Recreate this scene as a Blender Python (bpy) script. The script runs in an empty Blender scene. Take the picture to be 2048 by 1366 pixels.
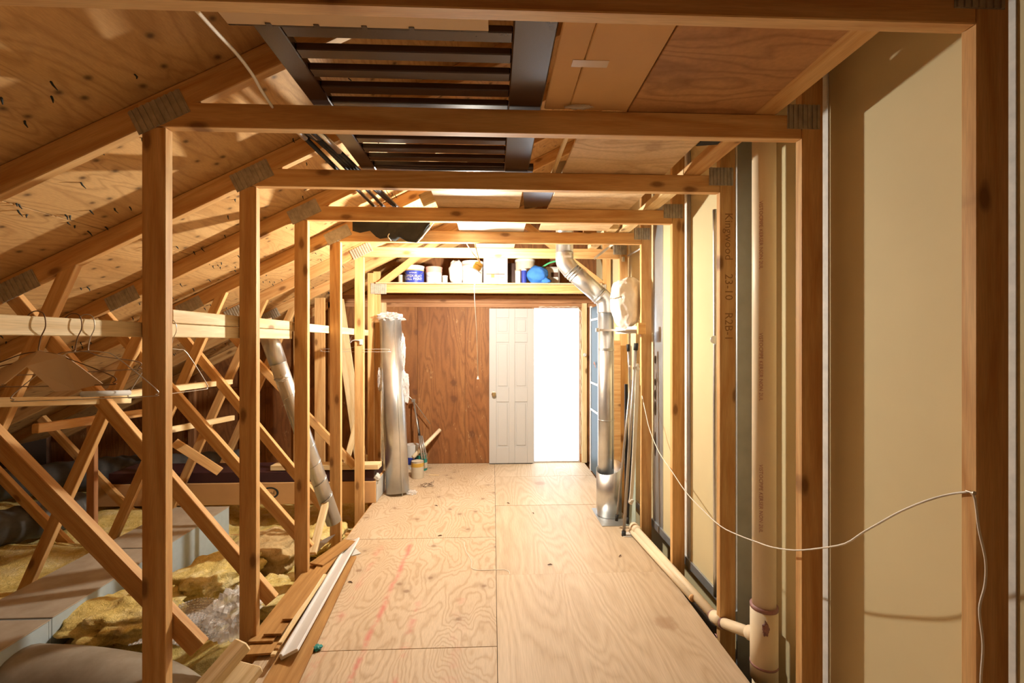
import bpy, bmesh, math, random
from mathutils import Vector, Matrix, noise

random.seed(7)
sc = bpy.context.scene
COL = sc.collection

# ------------------------------------------------------------------ camera, world, exposure
FPX, CZ = 910.0, 1.46
TH = math.atan2(38, FPX)
cam_d = bpy.data.cameras.new('camera'); cam = bpy.data.objects.new('camera', cam_d); COL.objects.link(cam)
cam_d.sensor_width = 36.0; cam_d.lens = FPX / 2048 * 36.0; cam_d.clip_start = 0.02; cam_d.clip_end = 200
cam.location = (0, 0, CZ); cam.rotation_euler = (math.pi/2, 0, -TH)
sc.camera = cam
sc.view_settings.view_transform = 'Standard'; sc.view_settings.look = 'None'
sc.view_settings.gamma = 1.0; sc.view_settings.use_curve_mapping = False
sc.view_settings.exposure = 0.1
BULB_STRENGTH = 5300.0
BULB_COLOR = (1.0, 0.925, 0.79)
w = bpy.data.worlds.new('sky'); sc.world = w; w.use_nodes = True
bg = w.node_tree.nodes['Background']; bg.inputs[0].default_value = (0.86, 0.93, 1.0, 1); bg.inputs[1].default_value = 5.0
sc.cycles.max_bounces = 8; sc.cycles.diffuse_bounces = 5; sc.cycles.glossy_bounces = 4; sc.cycles.adaptive_threshold = 0.1
sc.cycles.transparent_max_bounces = 16

def at(u, v, Y=None, X=None, Z=None):
    """world point on the sight line of photo pixel (u, v) at a known depth Y, side X or height Z"""
    a = (u-1024)/FPX; c = (683.5-v)/FPX
    d = Vector((a*math.cos(TH)+math.sin(TH), math.cos(TH)-a*math.sin(TH), c))
    t = Y/d.y if Y is not None else (X/d.x if X is not None else (Z-CZ)/d.z)
    return Vector((t*d.x, t*d.y, CZ+t*d.z))

# ------------------------------------------------------------------ object helpers
WM = {}
def empty(name, loc=(0,0,0)):
    o = bpy.data.objects.new(name, None); COL.objects.link(o); o.location = loc
    o.empty_display_size = 0.05
    WM[o] = Matrix.Translation(Vector(loc)); return o
def tag(o, label, cat, group=None):
    o['label'] = label; o['category'] = cat
    if group: o['group'] = group
    return o
def struct(o, label=None):
    o['kind'] = 'structure'
    if label: o['label'] = label
    return o
def place(o, M, parent=None):
    WM[o] = M
    if parent is not None:
        o.parent = parent; o.matrix_basis = WM[parent].inverted() @ M
    else: o.matrix_basis = M
    return o
def link(name, me, mat, M=None, parent=None, smooth=False):
    o = bpy.data.objects.new(name, me); COL.objects.link(o)
    if mat is not None and not me.materials: me.materials.append(mat)
    if smooth:
        for p in me.polygons: p.use_smooth = True
    return place(o, M if M is not None else Matrix.Identity(4), parent)
def finish(bm, name):
    bmesh.ops.recalc_face_normals(bm, faces=bm.faces[:])
    me = bpy.data.meshes.new(name); bm.to_mesh(me); bm.free(); return me
def box_mesh(sx, sy, sz, bev=0.002, name='box'):
    bm = bmesh.new(); bmesh.ops.create_cube(bm, size=1.0)
    bmesh.ops.scale(bm, vec=(sx, sy, sz), verts=bm.verts[:])
    if bev: bmesh.ops.bevel(bm, geom=bm.edges[:], offset=min(bev, .3*min(sx,sy,sz)), segments=1, affect='EDGES')
    return finish(bm, name)
def box(name, lo, hi, mat, parent=None, bev=0.002):
    lo, hi = Vector(lo), Vector(hi); s = hi-lo
    return link(name, box_mesh(abs(s.x), abs(s.y), abs(s.z), bev, name), mat, Matrix.Translation((lo+hi)/2), parent)
def frame_m(p0, p1, up):
    p0, p1 = Vector(p0), Vector(p1); x = (p1-p0).normalized(); up = Vector(up)
    z = (up - x*up.dot(x)).normalized(); y = z.cross(x)
    M = Matrix((x, y, z)).transposed().to_4x4(); M.translation = (p0+p1)/2
    return M
def lumber(name, p0, p1, w, t, mat, parent=None, up=(0,0,1), bev=0.0025):
    """plank from p0 to p1: w measured along up, t across"""
    L = (Vector(p1)-Vector(p0)).length
    return link(name, box_mesh(L, t, w, bev, name), mat, frame_m(p0, p1, up), parent)
def smooth_pts(pts, n=6):
    pts = [Vector(p) for p in pts]; out = []
    for i in range(len(pts)-1):
        a = pts[max(i-1,0)]; b = pts[i]; c = pts[i+1]; d = pts[min(i+2, len(pts)-1)]
        for k in range(n):
            t = k/n
            out.append(.5*((2*b)+(c-a)*t+(2*a-5*b+4*c-d)*t*t+(3*b-a-3*c+d)*t**3))
    out.append(pts[-1]); return out
def add_tube(bm, pts, r, segs=8, cap=True):
    pts = [Vector(p) for p in pts]; rs = r if isinstance(r, (list, tuple)) else [r]*len(pts)
    rings = []; n = None
    for i, p in enumerate(pts):
        t = (pts[min(i+1,len(pts)-1)]-pts[max(i-1,0)]).normalized()
        if n is None: n = t.orthogonal().normalized()
        n = (n-t*n.dot(t)).normalized(); b = t.cross(n)
        rings.append([bm.verts.new(p+rs[i]*(math.cos(2*math.pi*k/segs)*n+math.sin(2*math.pi*k/segs)*b)) for k in range(segs)])
    for A, B in zip(rings, rings[1:]):
        for k in range(segs):
            bm.faces.new((A[k], A[(k+1)%segs], B[(k+1)%segs], B[k]))
    if cap: bm.faces.new(rings[0]); bm.faces.new(rings[-1])
    return rings
def tube(name, pts, r, mat, parent=None, segs=8, n=0, cap=True):
    if n:
        if isinstance(r, (list, tuple)): r = [r[i]+(r[i+1]-r[i])*k/n for i in range(len(r)-1) for k in range(n)]+[r[-1]]
        pts = smooth_pts(pts, n)
    c = sum((Vector(p) for p in pts), Vector())/len(pts)
    bm = bmesh.new(); add_tube(bm, [Vector(p)-c for p in pts], r, segs, cap)
    return link(name, finish(bm, name), mat, Matrix.Translation(c), parent, smooth=True)
def lathe(name, prof, mat, M, parent=None, segs=24, smooth=True):
    """profile of (radius, height) turned about local z"""
    bm = bmesh.new(); rings = []
    for r, z in prof:
        if r < 1e-5: rings.append([bm.verts.new((0,0,z))])
        else: rings.append([bm.verts.new((r*math.cos(2*math.pi*k/segs), r*math.sin(2*math.pi*k/segs), z)) for k in range(segs)])
    for A, B in zip(rings, rings[1:]):
        for k in range(segs):
            j = (k+1) % segs
            f = [A[k%len(A)], A[j%len(A)], B[j%len(B)], B[k%len(B)]]
            u = []
            for q in f:
                if q not in u: u.append(q)
            if len(u) > 2: bm.faces.new(u)
    o = link(name, finish(bm, name), mat, M, parent)
    if smooth:
        for p in o.data.polygons: p.use_smooth = True
        try: o.data.set_sharp_from_angle(angle=math.radians(40))
        except Exception: pass
    return o
def T(*p): return Matrix.Translation(Vector(p if len(p)==3 else p[0]))
def axis_m(p0, p1):
    z = (Vector(p1)-Vector(p0)).normalized(); x = z.orthogonal().normalized(); y = z.cross(x)
    M = Matrix((x, y, z)).transposed().to_4x4(); M.translation = Vector(p0); return M
def sheet(name, pts, th, mat, parent=None, nrm=None):
    """flat polygon with thickness th along its normal"""
    pts = [Vector(p) for p in pts]; c = sum(pts, Vector())/len(pts)
    n = nrm and Vector(nrm).normalized() or (pts[1]-pts[0]).cross(pts[2]-pts[1]).normalized()
    bm = bmesh.new(); A = [bm.verts.new(p-c) for p in pts]; B = [bm.verts.new(p-c+n*th) for p in pts]
    bm.faces.new(A); bm.faces.new(B[::-1])
    for i in range(len(pts)):
        j = (i+1) % len(pts); bm.faces.new((A[i], A[j], B[j], B[i]))
    return link(name, finish(bm, name), mat, T(c), parent)
def grid_sheet(name, rows, th, mat, parent=None):
    """curved sheet through a grid of points, given thickness"""
    n, m = len(rows), len(rows[0]); c = sum((Vector(p) for r in rows for p in r), Vector())/(n*m)
    bm = bmesh.new(); V = [[bm.verts.new(Vector(p)-c) for p in r] for r in rows]
    for i in range(n-1):
        for j in range(m-1): bm.faces.new((V[i][j], V[i][j+1], V[i+1][j+1], V[i+1][j]))
    bmesh.ops.recalc_face_normals(bm, faces=bm.faces[:])
    bmesh.ops.solidify(bm, geom=bm.faces[:], thickness=th)
    return link(name, finish(bm, name), mat, T(c), parent, smooth=True)
def blob(name, c, size, mat, parent=None, amp=.12, freq=2.2, sub=4, seed=0, rot=0, boxy=0.0):
    bm = bmesh.new(); bmesh.ops.create_icosphere(bm, subdivisions=sub, radius=1.0); off = Vector((seed*7.3, seed*3.1, seed*1.7))
    for v in bm.verts:
        d = v.co.normalized()
        if boxy:
            m = max(abs(d.x), abs(d.y), abs(d.z)); d = d.lerp(d/m*.86, boxy)
        k = 1+amp*noise.fractal(v.co*freq+off, 1.0, 2.0, 4)*1.6
        v.co = Vector((d.x*size[0], d.y*size[1], d.z*size[2]))*k
    return link(name, finish(bm, name), mat, T(c) @ Matrix.Rotation(rot, 4, 'Z'), parent, smooth=True)
def text_mesh(body, size, extrude=0.0):
    cu = bpy.data.curves.new('lettering', 'FONT'); cu.body = body; cu.size = size; cu.extrude = extrude
    cu.align_x = 'CENTER'; cu.align_y = 'CENTER'; cu.resolution_u = 2
    o = bpy.data.objects.new('lettering', cu); COL.objects.link(o)
    dg = bpy.context.evaluated_depsgraph_get(); me = bpy.data.meshes.new_from_object(o.evaluated_get(dg))
    bpy.data.objects.remove(o); me.materials.clear(); return me
def flat_text(body, size, M, mat, parent, name='lettering'):
    return link(name, text_mesh(body, size), mat, M, parent)
def round_text(body, size, r, mat, parent, M, name='lettering'):
    """text wrapped on a cylinder about local z, centred on local -y"""
    me = text_mesh(body, size)
    bm = bmesh.new(); bm.from_mesh(me); bmesh.ops.triangulate(bm, faces=bm.faces[:])
    bmesh.ops.subdivide_edges(bm, edges=[e for e in bm.edges if e.calc_length() > r*.25], cuts=1)
    for v in bm.verts:
        a = v.co.x/r; v.co = Vector((r*math.sin(a), -r*math.cos(a), v.co.y))
    bm.to_mesh(me); bm.free()
    return link(name, me, mat, M, parent)

# ------------------------------------------------------------------ materials
class NT:
    def __init__(s, name):
        s.m = bpy.data.materials.new(name); s.m.use_nodes = True; s.t = s.m.node_tree; s.n = s.t.nodes; s.b = s.n['Principled BSDF']
    def new(s, typ, **kw):
        n = s.n.new(typ)
        for k, v in kw.items():
            if k[0] == 'i' and k[1:].isdigit(): n.inputs[int(k[1:])].default_value = v
            elif k == 'ins':
                for q, x in v.items(): n.inputs[q].default_value = x
            else: setattr(n, k, v)
        return n
    def l(s, a, b): s.t.links.new(a, b)
    def math(s, op, a, b=None, clamp=False):
        n = s.n.new('ShaderNodeMath'); n.operation = op; n.use_clamp = clamp
        for i, x in enumerate((a, b)):
            if x is None: continue
            if hasattr(x, 'links'): s.l(x, n.inputs[i])
            else: n.inputs[i].default_value = x
        return n.outputs[0]
    def mapping(s, vec, scale=(1,1,1), loc=(0,0,0)):
        n = s.n.new('ShaderNodeMapping'); n.inputs['Scale'].default_value = scale; n.inputs['Location'].default_value = loc; s.l(vec, n.inputs[0]); return n.outputs[0]
    def noise(s, vec, scale, detail=4, rough=.55, dist=0.0):
        n = s.n.new('ShaderNodeTexNoise'); n.inputs['Scale'].default_value = scale; n.inputs['Detail'].default_value = detail
        n.inputs['Roughness'].default_value = rough; n.inputs['Distortion'].default_value = dist; s.l(vec, n.inputs['Vector']); return n.outputs['Fac']
    def vor(s, vec, scale, rnd=1.0):
        n = s.n.new('ShaderNodeTexVoronoi'); n.inputs['Scale'].default_value = scale; n.inputs['Randomness'].default_value = rnd; s.l(vec, n.inputs['Vector']); return n
    def vor2(s, vec, ax, sx, sy):
        q = s.n.new('ShaderNodeSeparateXYZ'); s.l(vec, q.inputs[0]); c = s.n.new('ShaderNodeCombineXYZ')
        s.l(s.math('MULTIPLY', q.outputs[ax[0]], sx), c.inputs[0]); s.l(s.math('MULTIPLY', q.outputs[ax[1]], sy), c.inputs[1])
        n = s.n.new('ShaderNodeTexVoronoi'); n.voronoi_dimensions = '2D'; n.inputs['Scale'].default_value = 1.0; s.l(c.outputs[0], n.inputs['Vector']); return n
    def ramp(s, fac, stops):
        n = s.n.new('ShaderNodeValToRGB'); e = n.color_ramp.elements
        while len(e) < len(stops): e.new(.5)
        for x, (p, c) in zip(e, stops): x.position = p; x.color = (c if len(c) == 4 else (*c, 1))
        s.l(fac, n.inputs[0]); return n.outputs[0]
    def mix(s, fac, a, b, blend='MIX'):
        n = s.n.new('ShaderNodeMix'); n.data_type = 'RGBA'; n.blend_type = blend
        for i, x in ((0, fac), (6, a), (7, b)):
            if hasattr(x, 'links'): s.l(x, n.inputs[i])
            else: n.inputs[i].default_value = x if i == 0 else (*x, 1) if len(x) == 3 else x
        return n.outputs[2]
    def objvec(s, rnd=True):
        tc = s.n.new('ShaderNodeTexCoord')
        if not rnd: return tc.outputs['Object']
        oi = s.n.new('ShaderNodeObjectInfo'); m = s.n.new('ShaderNodeVectorMath'); m.operation = 'ADD'
        k = s.math('MULTIPLY', oi.outputs['Random'], 37.0)
        s.l(tc.outputs['Object'], m.inputs[0]); s.l(k, m.inputs[1]); s.rand = oi.outputs['Random']
        return m.outputs[0]
    def bump(s, h, strength=.3, dist=.002):
        n = s.n.new('ShaderNodeBump'); n.inputs['Strength'].default_value = strength; n.inputs['Distance'].default_value = dist
        s.l(h, n.inputs['Height']); s.l(n.outputs[0], s.b.inputs['Normal'])
    def out(s, col=None, rough=.6, metal=0.0, spec=.3):
        if col is not None:
            if hasattr(col, 'links'): s.l(col, s.b.inputs['Base Color'])
            else: s.b.inputs['Base Color'].default_value = (*col, 1)
        if hasattr(rough, 'links'): s.l(rough, s.b.inputs['Roughness'])
        else: s.b.inputs['Roughness'].default_value = rough
        s.b.inputs['Metallic'].default_value = metal; s.b.inputs['Specular IOR Level'].default_value = spec
        return s.m

def mat_lumber(name, c1, c2, knot=(.16,.065,.025), knots=True, var=.25):
    """sawn softwood, grain along local x"""
    m = NT(name); v = m.objvec()
    g = m.noise(m.mapping(v, (.9, 9, 9)), 3.0, 3, .6, .4)
    ring = m.math('PINGPONG', m.math('MULTIPLY', m.noise(m.mapping(v, (.35, 5.5, 5.5)), 1.6, 2, .4), 14.0), 1.0)
    f = m.math('ADD', m.math('MULTIPLY', g, .75), m.math('MULTIPLY', ring, .3))
    col = m.ramp(f, [(.28, c2), (.72, c1)])
    fine = m.noise(m.mapping(v, (4, 90, 90)), 4.0, 1)
    col = m.mix(.16, col, m.ramp(fine, [(.35, (.25,.25,.25)), (.65, (1,1,1))]), 'MULTIPLY')
    if knots:
        vo = m.vor2(v, (0, 2), 1.9, 4.4)
        k = m.ramp(m.math('ADD', vo.outputs['Distance'], m.math('MULTIPLY', m.noise(v, 30, 1), .03)), [(.055, (1,1,1)), (.10, (0,0,0))])
        col = m.mix(m.math('MULTIPLY', k, .85), col, knot)
        halo = m.ramp(vo.outputs['Distance'], [(.05, (.3,.3,.3)), (.16, (0,0,0))])
        col = m.mix(halo, col, tuple(x*.6 for x in c2))
    col = m.mix(var, col, m.ramp(m.rand, [(0, (.55,.5,.45)), (1, (1,1,1))]), 'MULTIPLY')
    return m.out(col, .62, 0, .25)

def mat_ply(name, c1, c2, line, stretch=(2.6, .9, 2.6), lines=16.0, knot=(.22,.1,.045), knot_amt=.8, axis_rand=True, kscale=2.2, linew=.55, stain=None, rough=.6, lc=.5, warp_amt=.28, kth=(.075,.115), kax=(0, 1)):
    """rotary-cut plywood: contour-line grain, patches and knots"""
    m = NT(name); v = m.objvec(axis_rand); mv = m.mapping(v, stretch)
    warp = m.new('ShaderNodeTexNoise', ins={'Scale': 2.5, 'Detail': 2.0}); m.l(mv, warp.inputs['Vector'])
    wv = m.n.new('ShaderNodeMix'); wv.data_type = 'VECTOR'; wv.inputs[0].default_value = warp_amt; m.l(mv, wv.inputs[4]); m.l(warp.outputs['Color'], wv.inputs[5])
    n1 = m.noise(wv.outputs[1], 1.1, 1.2, .4)
    lin = m.math('PINGPONG', m.math('MULTIPLY', n1, lines), 1.0)
    lm = m.ramp(lin, [(0.02, (1,1,1)), (linew, (0,0,0))])
    big = m.noise(mv, .9, 1.5, .5)
    col = m.ramp(big, [(.3, c2), (.7, c1)])
    col = m.mix(m.math('MULTIPLY', lm, lc), col, line)
    fine = m.noise(m.mapping(v, (stretch[0]*22, stretch[1]*7, stretch[2]*22)), 2.0, 1)
    col = m.mix(.2, col, m.ramp(fine, [(.3, (.35,.35,.35)), (.7, (1,1,1))]), 'MULTIPLY')
    vo = m.vor2(v, kax, kscale*1.25, kscale*1.25)
    k = m.ramp(m.math('ADD', vo.outputs['Distance'], m.math('MULTIPLY', m.noise(v, 22, 2), .07)), [(kth[0], (1,1,1)), (kth[1], (0,0,0))])
    col = m.mix(m.math('MULTIPLY', k, knot_amt), col, knot)
    halo = m.ramp(vo.outputs['Distance'], [(.06, (.5,.5,.5)), (.2, (0,0,0))])
    col = m.mix(m.math('MULTIPLY', halo, knot_amt*.7), col, tuple(x*.55 for x in c2))
    if stain: col = stain(m, v, col)
    return m.out(col, rough, 0, .25)

def red_lines(m, v, col):
    sx = m.n.new('ShaderNodeSeparateXYZ'); tc = m.n.new('ShaderNodeNewGeometry'); m.l(tc.outputs['Position'], sx.inputs[0])
    X, Y = sx.outputs[0], sx.outputs[1]
    wob = m.math('MULTIPLY', m.math('SUBTRACT', m.noise(tc.outputs['Position'], 5.0, 3), .5), .05)
    patch = m.noise(tc.outputs['Position'], 7.0, 4, .7)
    tot = None
    for x0, slope, wd, amt, y1 in ((-.615, .02, .022, 1.0, 3.38), (-.42, .0, .03, .75, 2.7), (-.81, .01, .032, .6, 3.3), (-.18, 0, .05, .35, 2.6)):
        cx = m.math('ADD', m.math('MULTIPLY', m.math('SUBTRACT', Y, 2.0), slope), x0)
        d = m.math('ABSOLUTE', m.math('ADD', m.math('SUBTRACT', X, cx), wob))
        k = m.math('SUBTRACT', 1.0, m.math('DIVIDE', d, wd), True)
        k = m.math('MULTIPLY', k, m.math('LESS_THAN', Y, y1))
        th = .36 if amt == 1.0 else .46
        k = m.math('MULTIPLY', k, m.math('MULTIPLY', m.math('SUBTRACT', patch, th), 5.0, True))
        k = m.math('MULTIPLY', k, amt)
        tot = k if tot is None else m.math('MAXIMUM', tot, k)
    return m.mix(m.math('MULTIPLY', tot, .95, True), col, (.55,.19,.15))

def scuffs(m, v, col):
    k = m.ramp(m.noise(m.mapping(v, (1, 1, .45)), 11, 6, .8), [(.60, (0,0,0)), (.72, (.55,.55,.55))])
    return m.mix(k, col, (.62,.40,.20))
M_wood = mat_lumber('pine_lumber', (.77,.49,.215), (.59,.305,.105))
M_wood_pale = mat_lumber('pale_pine', (.86,.70,.43), (.68,.48,.23), var=.15)
M_wood_red = mat_lumber('reddish_lumber', (.50,.26,.125), (.35,.155,.065))
M_plank = mat_lumber('laminate_plank', (.52,.29,.10), (.36,.175,.05), knots=False, var=.35)
M_floor = mat_ply('floor_plywood', (.60,.47,.33), (.53,.40,.265), (.33,.20,.09), (4.2,1.6,4.2), 64.0, lc=.42, linew=.6, knot=(.20,.10,.05), kscale=2.2, knot_amt=.7, kth=(.06,.095), stain=red_lines, rough=.55)
M_floor_b = mat_ply('floor_plywood_smooth', (.61,.485,.345), (.54,.415,.28), (.38,.255,.14), (4.0,.7,4.0), 40.0, knot=(.3,.15,.07), knot_amt=.45, kscale=.9, linew=.8, rough=.5, lc=.38, warp_amt=.18)
M_roof = mat_ply('roof_sheathing', (.68,.43,.19), (.54,.31,.12), (.36,.185,.065), (1.0,5,5), 46.0, lc=.42, knot=(.06,.03,.02), kscale=5.0, knot_amt=.95, kth=(.055,.13), kax=(0, 2))
M_wallply = mat_ply('wall_plywood', (.33,.145,.05), (.225,.085,.028), (.10,.036,.013), (5,5,.8), 34.0, lc=.45, stain=scuffs, kax=(0, 2), knot=(.12,.045,.02), kscale=1.3, linew=.6)
M_storeply = mat_ply('stored_plywood', (.56,.30,.13), (.40,.19,.075), (.24,.10,.04), (1.4,5,5), 26.0, knot=(.2,.08,.03), knot_amt=.4, kscale=1.2)
M_paleply = mat_ply('pale_plywood', (.74,.54,.32), (.60,.40,.21), (.42,.25,.12), (1.2,5,5), 24.0, knot_amt=.4, kscale=1.2)

def mat_plain(name, c, rough=.6, metal=0.0, spec=.3, vary=.12, scale=9.0, bump=0.0, c2=None):
    m = NT(name); v = m.objvec(); n = m.noise(v, scale, 4, .6)
    col = m.ramp(n, [(.3, c2 or tuple(x*(1-vary) for x in c)), (.7, c)])
    if bump: m.bump(m.noise(v, scale*6, 4), bump, .002)
    return m.out(col, rough, metal, spec)

M_drywall = mat_plain('drywall_paper', (.63,.54,.32), .8, vary=.06, scale=3.0, bump=.05)
M_gyp = mat_plain('gypsum_joint', (.74,.75,.74), .75, c2=(.58,.6,.6), scale=26)
M_galv = mat_plain('galvanised_steel', (.66,.68,.69), .34, .9, vary=.18, scale=7)
M_galv_blue = mat_plain('galvanised_stud', (.52,.57,.62), .4, .75, vary=.2, scale=6)
M_plate = mat_plain('truss_plate_steel', (.52,.47,.38), .55, .2, vary=.35, scale=30)
M_dark = mat_plain('dark_hole', (.05,.03,.02), .8)
M_white = mat_plain('white_paint', (.70,.69,.68), .45, vary=.03)
M_door = mat_plain('door_paint', (.47,.46,.45), .5, vary=.02)
M_whitepl = mat_plain('white_plastic', (.62,.61,.59), .4, vary=.05)
M_brass = mat_plain('brass', (.62,.47,.24), .3, .9)
M_pvc = mat_plain('cream_pvc', (.82,.70,.50), .45, vary=.06, scale=5)
M_primer = mat_plain('purple_primer', (.38,.20,.19), .5, vary=.3, scale=40)
M_espresso = mat_plain('espresso_wood', (.055,.028,.022), .24, vary=.2, scale=14, spec=.7)
M_card = mat_plain('cardboard', (.64,.38,.17), .75, vary=.08, scale=5, bump=.06)
M_card_lt = mat_plain('pale_cardboard', (.66,.50,.34), .75, vary=.06, scale=6)
M_tape = mat_plain('packing_tape', (.62,.45,.30), .18, vary=.05, spec=.6)
M_black = mat_plain('black_tube', (.03,.03,.034), .35, .3)
M_blackcloth = mat_plain('black_cloth', (.035,.034,.033), .9, vary=.3, bump=.3)
M_greytube = mat_plain('grey_tube', (.42,.39,.36), .35, .7)
M_rubber = mat_plain('black_rubber', (.03,.03,.03), .7)
M_ink = mat_plain('dark_ink', (.10,.05,.03), .8)
M_pencil = mat_plain('pencil', (.30,.15,.06), .8)
M_redink = mat_plain('red_ink', (.50,.26,.22), .7)
M_blackink = mat_plain('black_ink', (.03,.04,.04), .8)
M_blue = mat_plain('blue_label', (.025,.045,.30), .35)
M_bluecloth = mat_plain('blue_cloth', (.05,.20,.62), .8, vary=.25, bump=.25)
M_green = mat_plain('green_plastic', (.10,.52,.22), .4)
M_teal = mat_plain('teal_label', (.03,.24,.22), .4)
M_tealdark = mat_plain('dark_teal_board', (.006,.035,.05), .45)
M_gold = mat_plain('ochre_band', (.55,.33,.06), .45)
M_pink = mat_plain('pinkish_band', (.62,.33,.27), .45)
M_cream = mat_plain('cream_label', (.60,.52,.40), .5, vary=.1, scale=20)
M_steelrim = mat_plain('can_steel', (.62,.60,.57), .3, .9)
M_ductside = mat_plain('duct_wrap_blue', (.42,.50,.54), .75, vary=.1, scale=20, bump=.1)
M_ducttop = mat_plain('dusty_duct_top', (.42,.36,.28), .9, c2=(.33,.27,.2), scale=8, bump=.15)
M_wrap = mat_plain('duct_wrap_beige', (.34,.30,.24), .7, c2=(.22,.18,.13), scale=7, bump=.2)
M_flexblack = mat_plain('flex_duct', (.10,.10,.10), .45, vary=.4, scale=12)
M_maroon = mat_plain('dark_maroon', (.055,.022,.026), .45)
M_string = mat_plain('white_string', (.85,.80,.72), .7)
M_cable = mat_plain('white_cable', (.80,.76,.68), .5)
M_wire = mat_plain('hanger_wire', (.60,.55,.48), .35, .6)
M_wiredark = mat_plain('dark_hanger_wire', (.22,.13,.07), .45, .5)
M_greypap = mat_plain('grey_paper', (.60,.58,.54), .8)
M_foil = mat_plain('foil', (.75,.75,.76), .3, .9, vary=.2)
M_concrete = mat_plain('snowy_ground', (.85,.87,.9), .8)
M_teal_in = mat_plain('sleeve_inside', (.10,.20,.24), .35, .6)
M_mint = mat_plain('mint_board', (.55,.66,.58), .6)

def mat_insul():
    m = NT('fibreglass'); v = m.objvec(False)
    a = m.noise(v, 7, 6, .7); b = m.noise(v, 45, 5, .7, .8)
    col = m.ramp(a, [(.3, (.62,.45,.12)), (.5, (.80,.64,.24)), (.72, (.88,.79,.48))])
    col = m.mix(.4, col, m.ramp(b, [(.3, (.35,.28,.18)), (.65, (1,1,1))]), 'MULTIPLY')
    m.bump(b, .9, .012); return m.out(col, .95, 0, .1)
M_insul = mat_insul()
def mat_insul_brown():
    m = NT('brown_fibreglass'); v = m.objvec(False)
    a = m.noise(v, 9, 6, .7); b = m.noise(v, 40, 5, .7)
    col = m.ramp(a, [(.3, (.36,.23,.09)), (.7, (.66,.5,.27))])
    m.bump(b, .9, .012); return m.out(col, .95, 0, .1)
M_insul_b = mat_insul_brown()
def mat_film(name, c, alpha, rough=.12):
    m = NT(name); v = m.objvec(); n = m.noise(v, 9, 4, .6)
    m.bump(m.noise(v, 26, 4, .7), .6, .01)
    m.l(m.ramp(n, [(.3, (alpha*.6,)*3), (.7, (min(1, alpha*1.25),)*3)]), m.b.inputs['Alpha'])
    return m.out(c, rough, 0, .8)
M_film = mat_film('clear_plastic_film', (.80,.80,.80), .42)
M_bubble = mat_film('bubble_film', (.72,.70,.68), .45, .08)
def mat_bundle():
    m = NT('wrapped_foam'); v = m.objvec(False); vo = m.vor(v, 55)
    m.bump(vo.outputs['Distance'], .35, .003)
    return m.out(m.ramp(m.noise(v, 7, 3), [(.3, (.66,.60,.53)), (.7, (.80,.76,.71))]), .35, 0, .5)
M_bundle = mat_bundle()
m = NT('bulb_glow'); m.b.inputs['Emission Color'].default_value = (*BULB_COLOR, 1); m.b.inputs['Emission Strength'].default_value = BULB_STRENGTH
M_glow = m.out((.9,.9,.9), .2)

# ------------------------------------------------------------------ room shell
TY = [1.03 + .61*i for i in range(7)]          # near faces of the seven trusses
XI, XO = 1.145, 1.225                          # inner and outer edges of the posts
ZB, ZT = 2.212, 2.298                          # underside and top of the tie beams
SL = .5                                        # roof pitch 6 in 12
XW, YB, YF = 1.252, 5.47, -1.3
XR = 1.40                                      # deeper stud bay of the right wall
def chord_z(x): return 2.205 + SL*(x+1.222)    # underside of the rafters

# floor: plywood sheets over a subfloor
floor = struct(box('floor', (-1.08, YF, -.24), (1.09, YB, -.021), M_dark, bev=0))
def sheets(x0, x1, ys, mat, hs):
    for (a, b), h in zip(zip(ys, ys[1:]), hs):
        box('plywood_sheet', (x0+.0012, a+.0016, -.02), (x1-.0012, b-.0016, h), mat, floor, bev=.001)
sheets(-1.09, .02, [YF, -.26, .96, 2.18, 3.40, 4.62, YB], M_floor, [0, 0, 0, 0, .0006, 0])
sheets(.02, 1.10, [YF, -.8, .42, 1.64, 2.848, 4.05, 4.915, YB], M_floor_b, [0, 0, 0, .0008, -.0015, 0, .0005])
struct(box('floor_lower', (-5.2, YF, -.36), (XR+.06, YB, -.33), M_dark, bev=0))


# right wall: drywall panels with pale joint strips and a metal track
wall_right = struct(box('wall_right', (XR+.012, YF, -.33), (XR+.06, YB, 3.7), M_drywall, bev=0))
XRET = (TY[1]+.047, TY[2]+.034)                # a deeper stud bay between second and third truss
edges = [YF] + [y+.03 for y in TY] + [YB]
for i, (a, b) in enumerate(zip(edges, edges[1:])):
    if i == 2:
        box('drywall_panel', (XR, XRET[0], .035), (XR+.012, XRET[1], 3.7), M_drywall, wall_right, bev=.0008)
        box('bay_return', (XW, XRET[0]-.012, -.3), (XR+.012, XRET[0], 3.7), M_drywall, wall_right, bev=.0008)
        rt = box('bay_return', (XW, XRET[1], -.3), (XR+.012, XRET[1]+.012, 3.7), M_galv_blue, wall_right, bev=.0008); rt['label'] = 'grey metal side of the deeper stud bay'
        continue
    if i == 1: b = XRET[0]-.0125
    if i == 3: a = XRET[1]+.0125
    box('drywall_panel', (XW, a+.001, .035), (XW+.012, b-.001, 3.7), M_drywall, wall_right, bev=.0008)
for i, y in enumerate(TY[:5]):
    ww = (.05, .04, .03, .055, .03)[i]
    if i == 2: y += .042
    s = box('joint_strip', (XW-.0035, y+.006, .03), (XW, y+.006+ww, 3.6), M_gyp, wall_right, bev=.0006)
    s['label'] = 'pale gypsum joint strip'
for i in (3,):
    y = TY[i]; t = box('metal_strip', (XW-.007, y-.028, .0), (XW, y+.004, 3.6), M_galv_blue, wall_right, bev=.001)
    t['label'] = 'grey galvanised strip'
ms = box('punched_strip', (XW-.004, 3.30, .03), (XW, 3.475, 3.6), M_galv_blue, wall_right, bev=.001); ms['label'] = 'bluish galvanised strip with oval holes'
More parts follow.
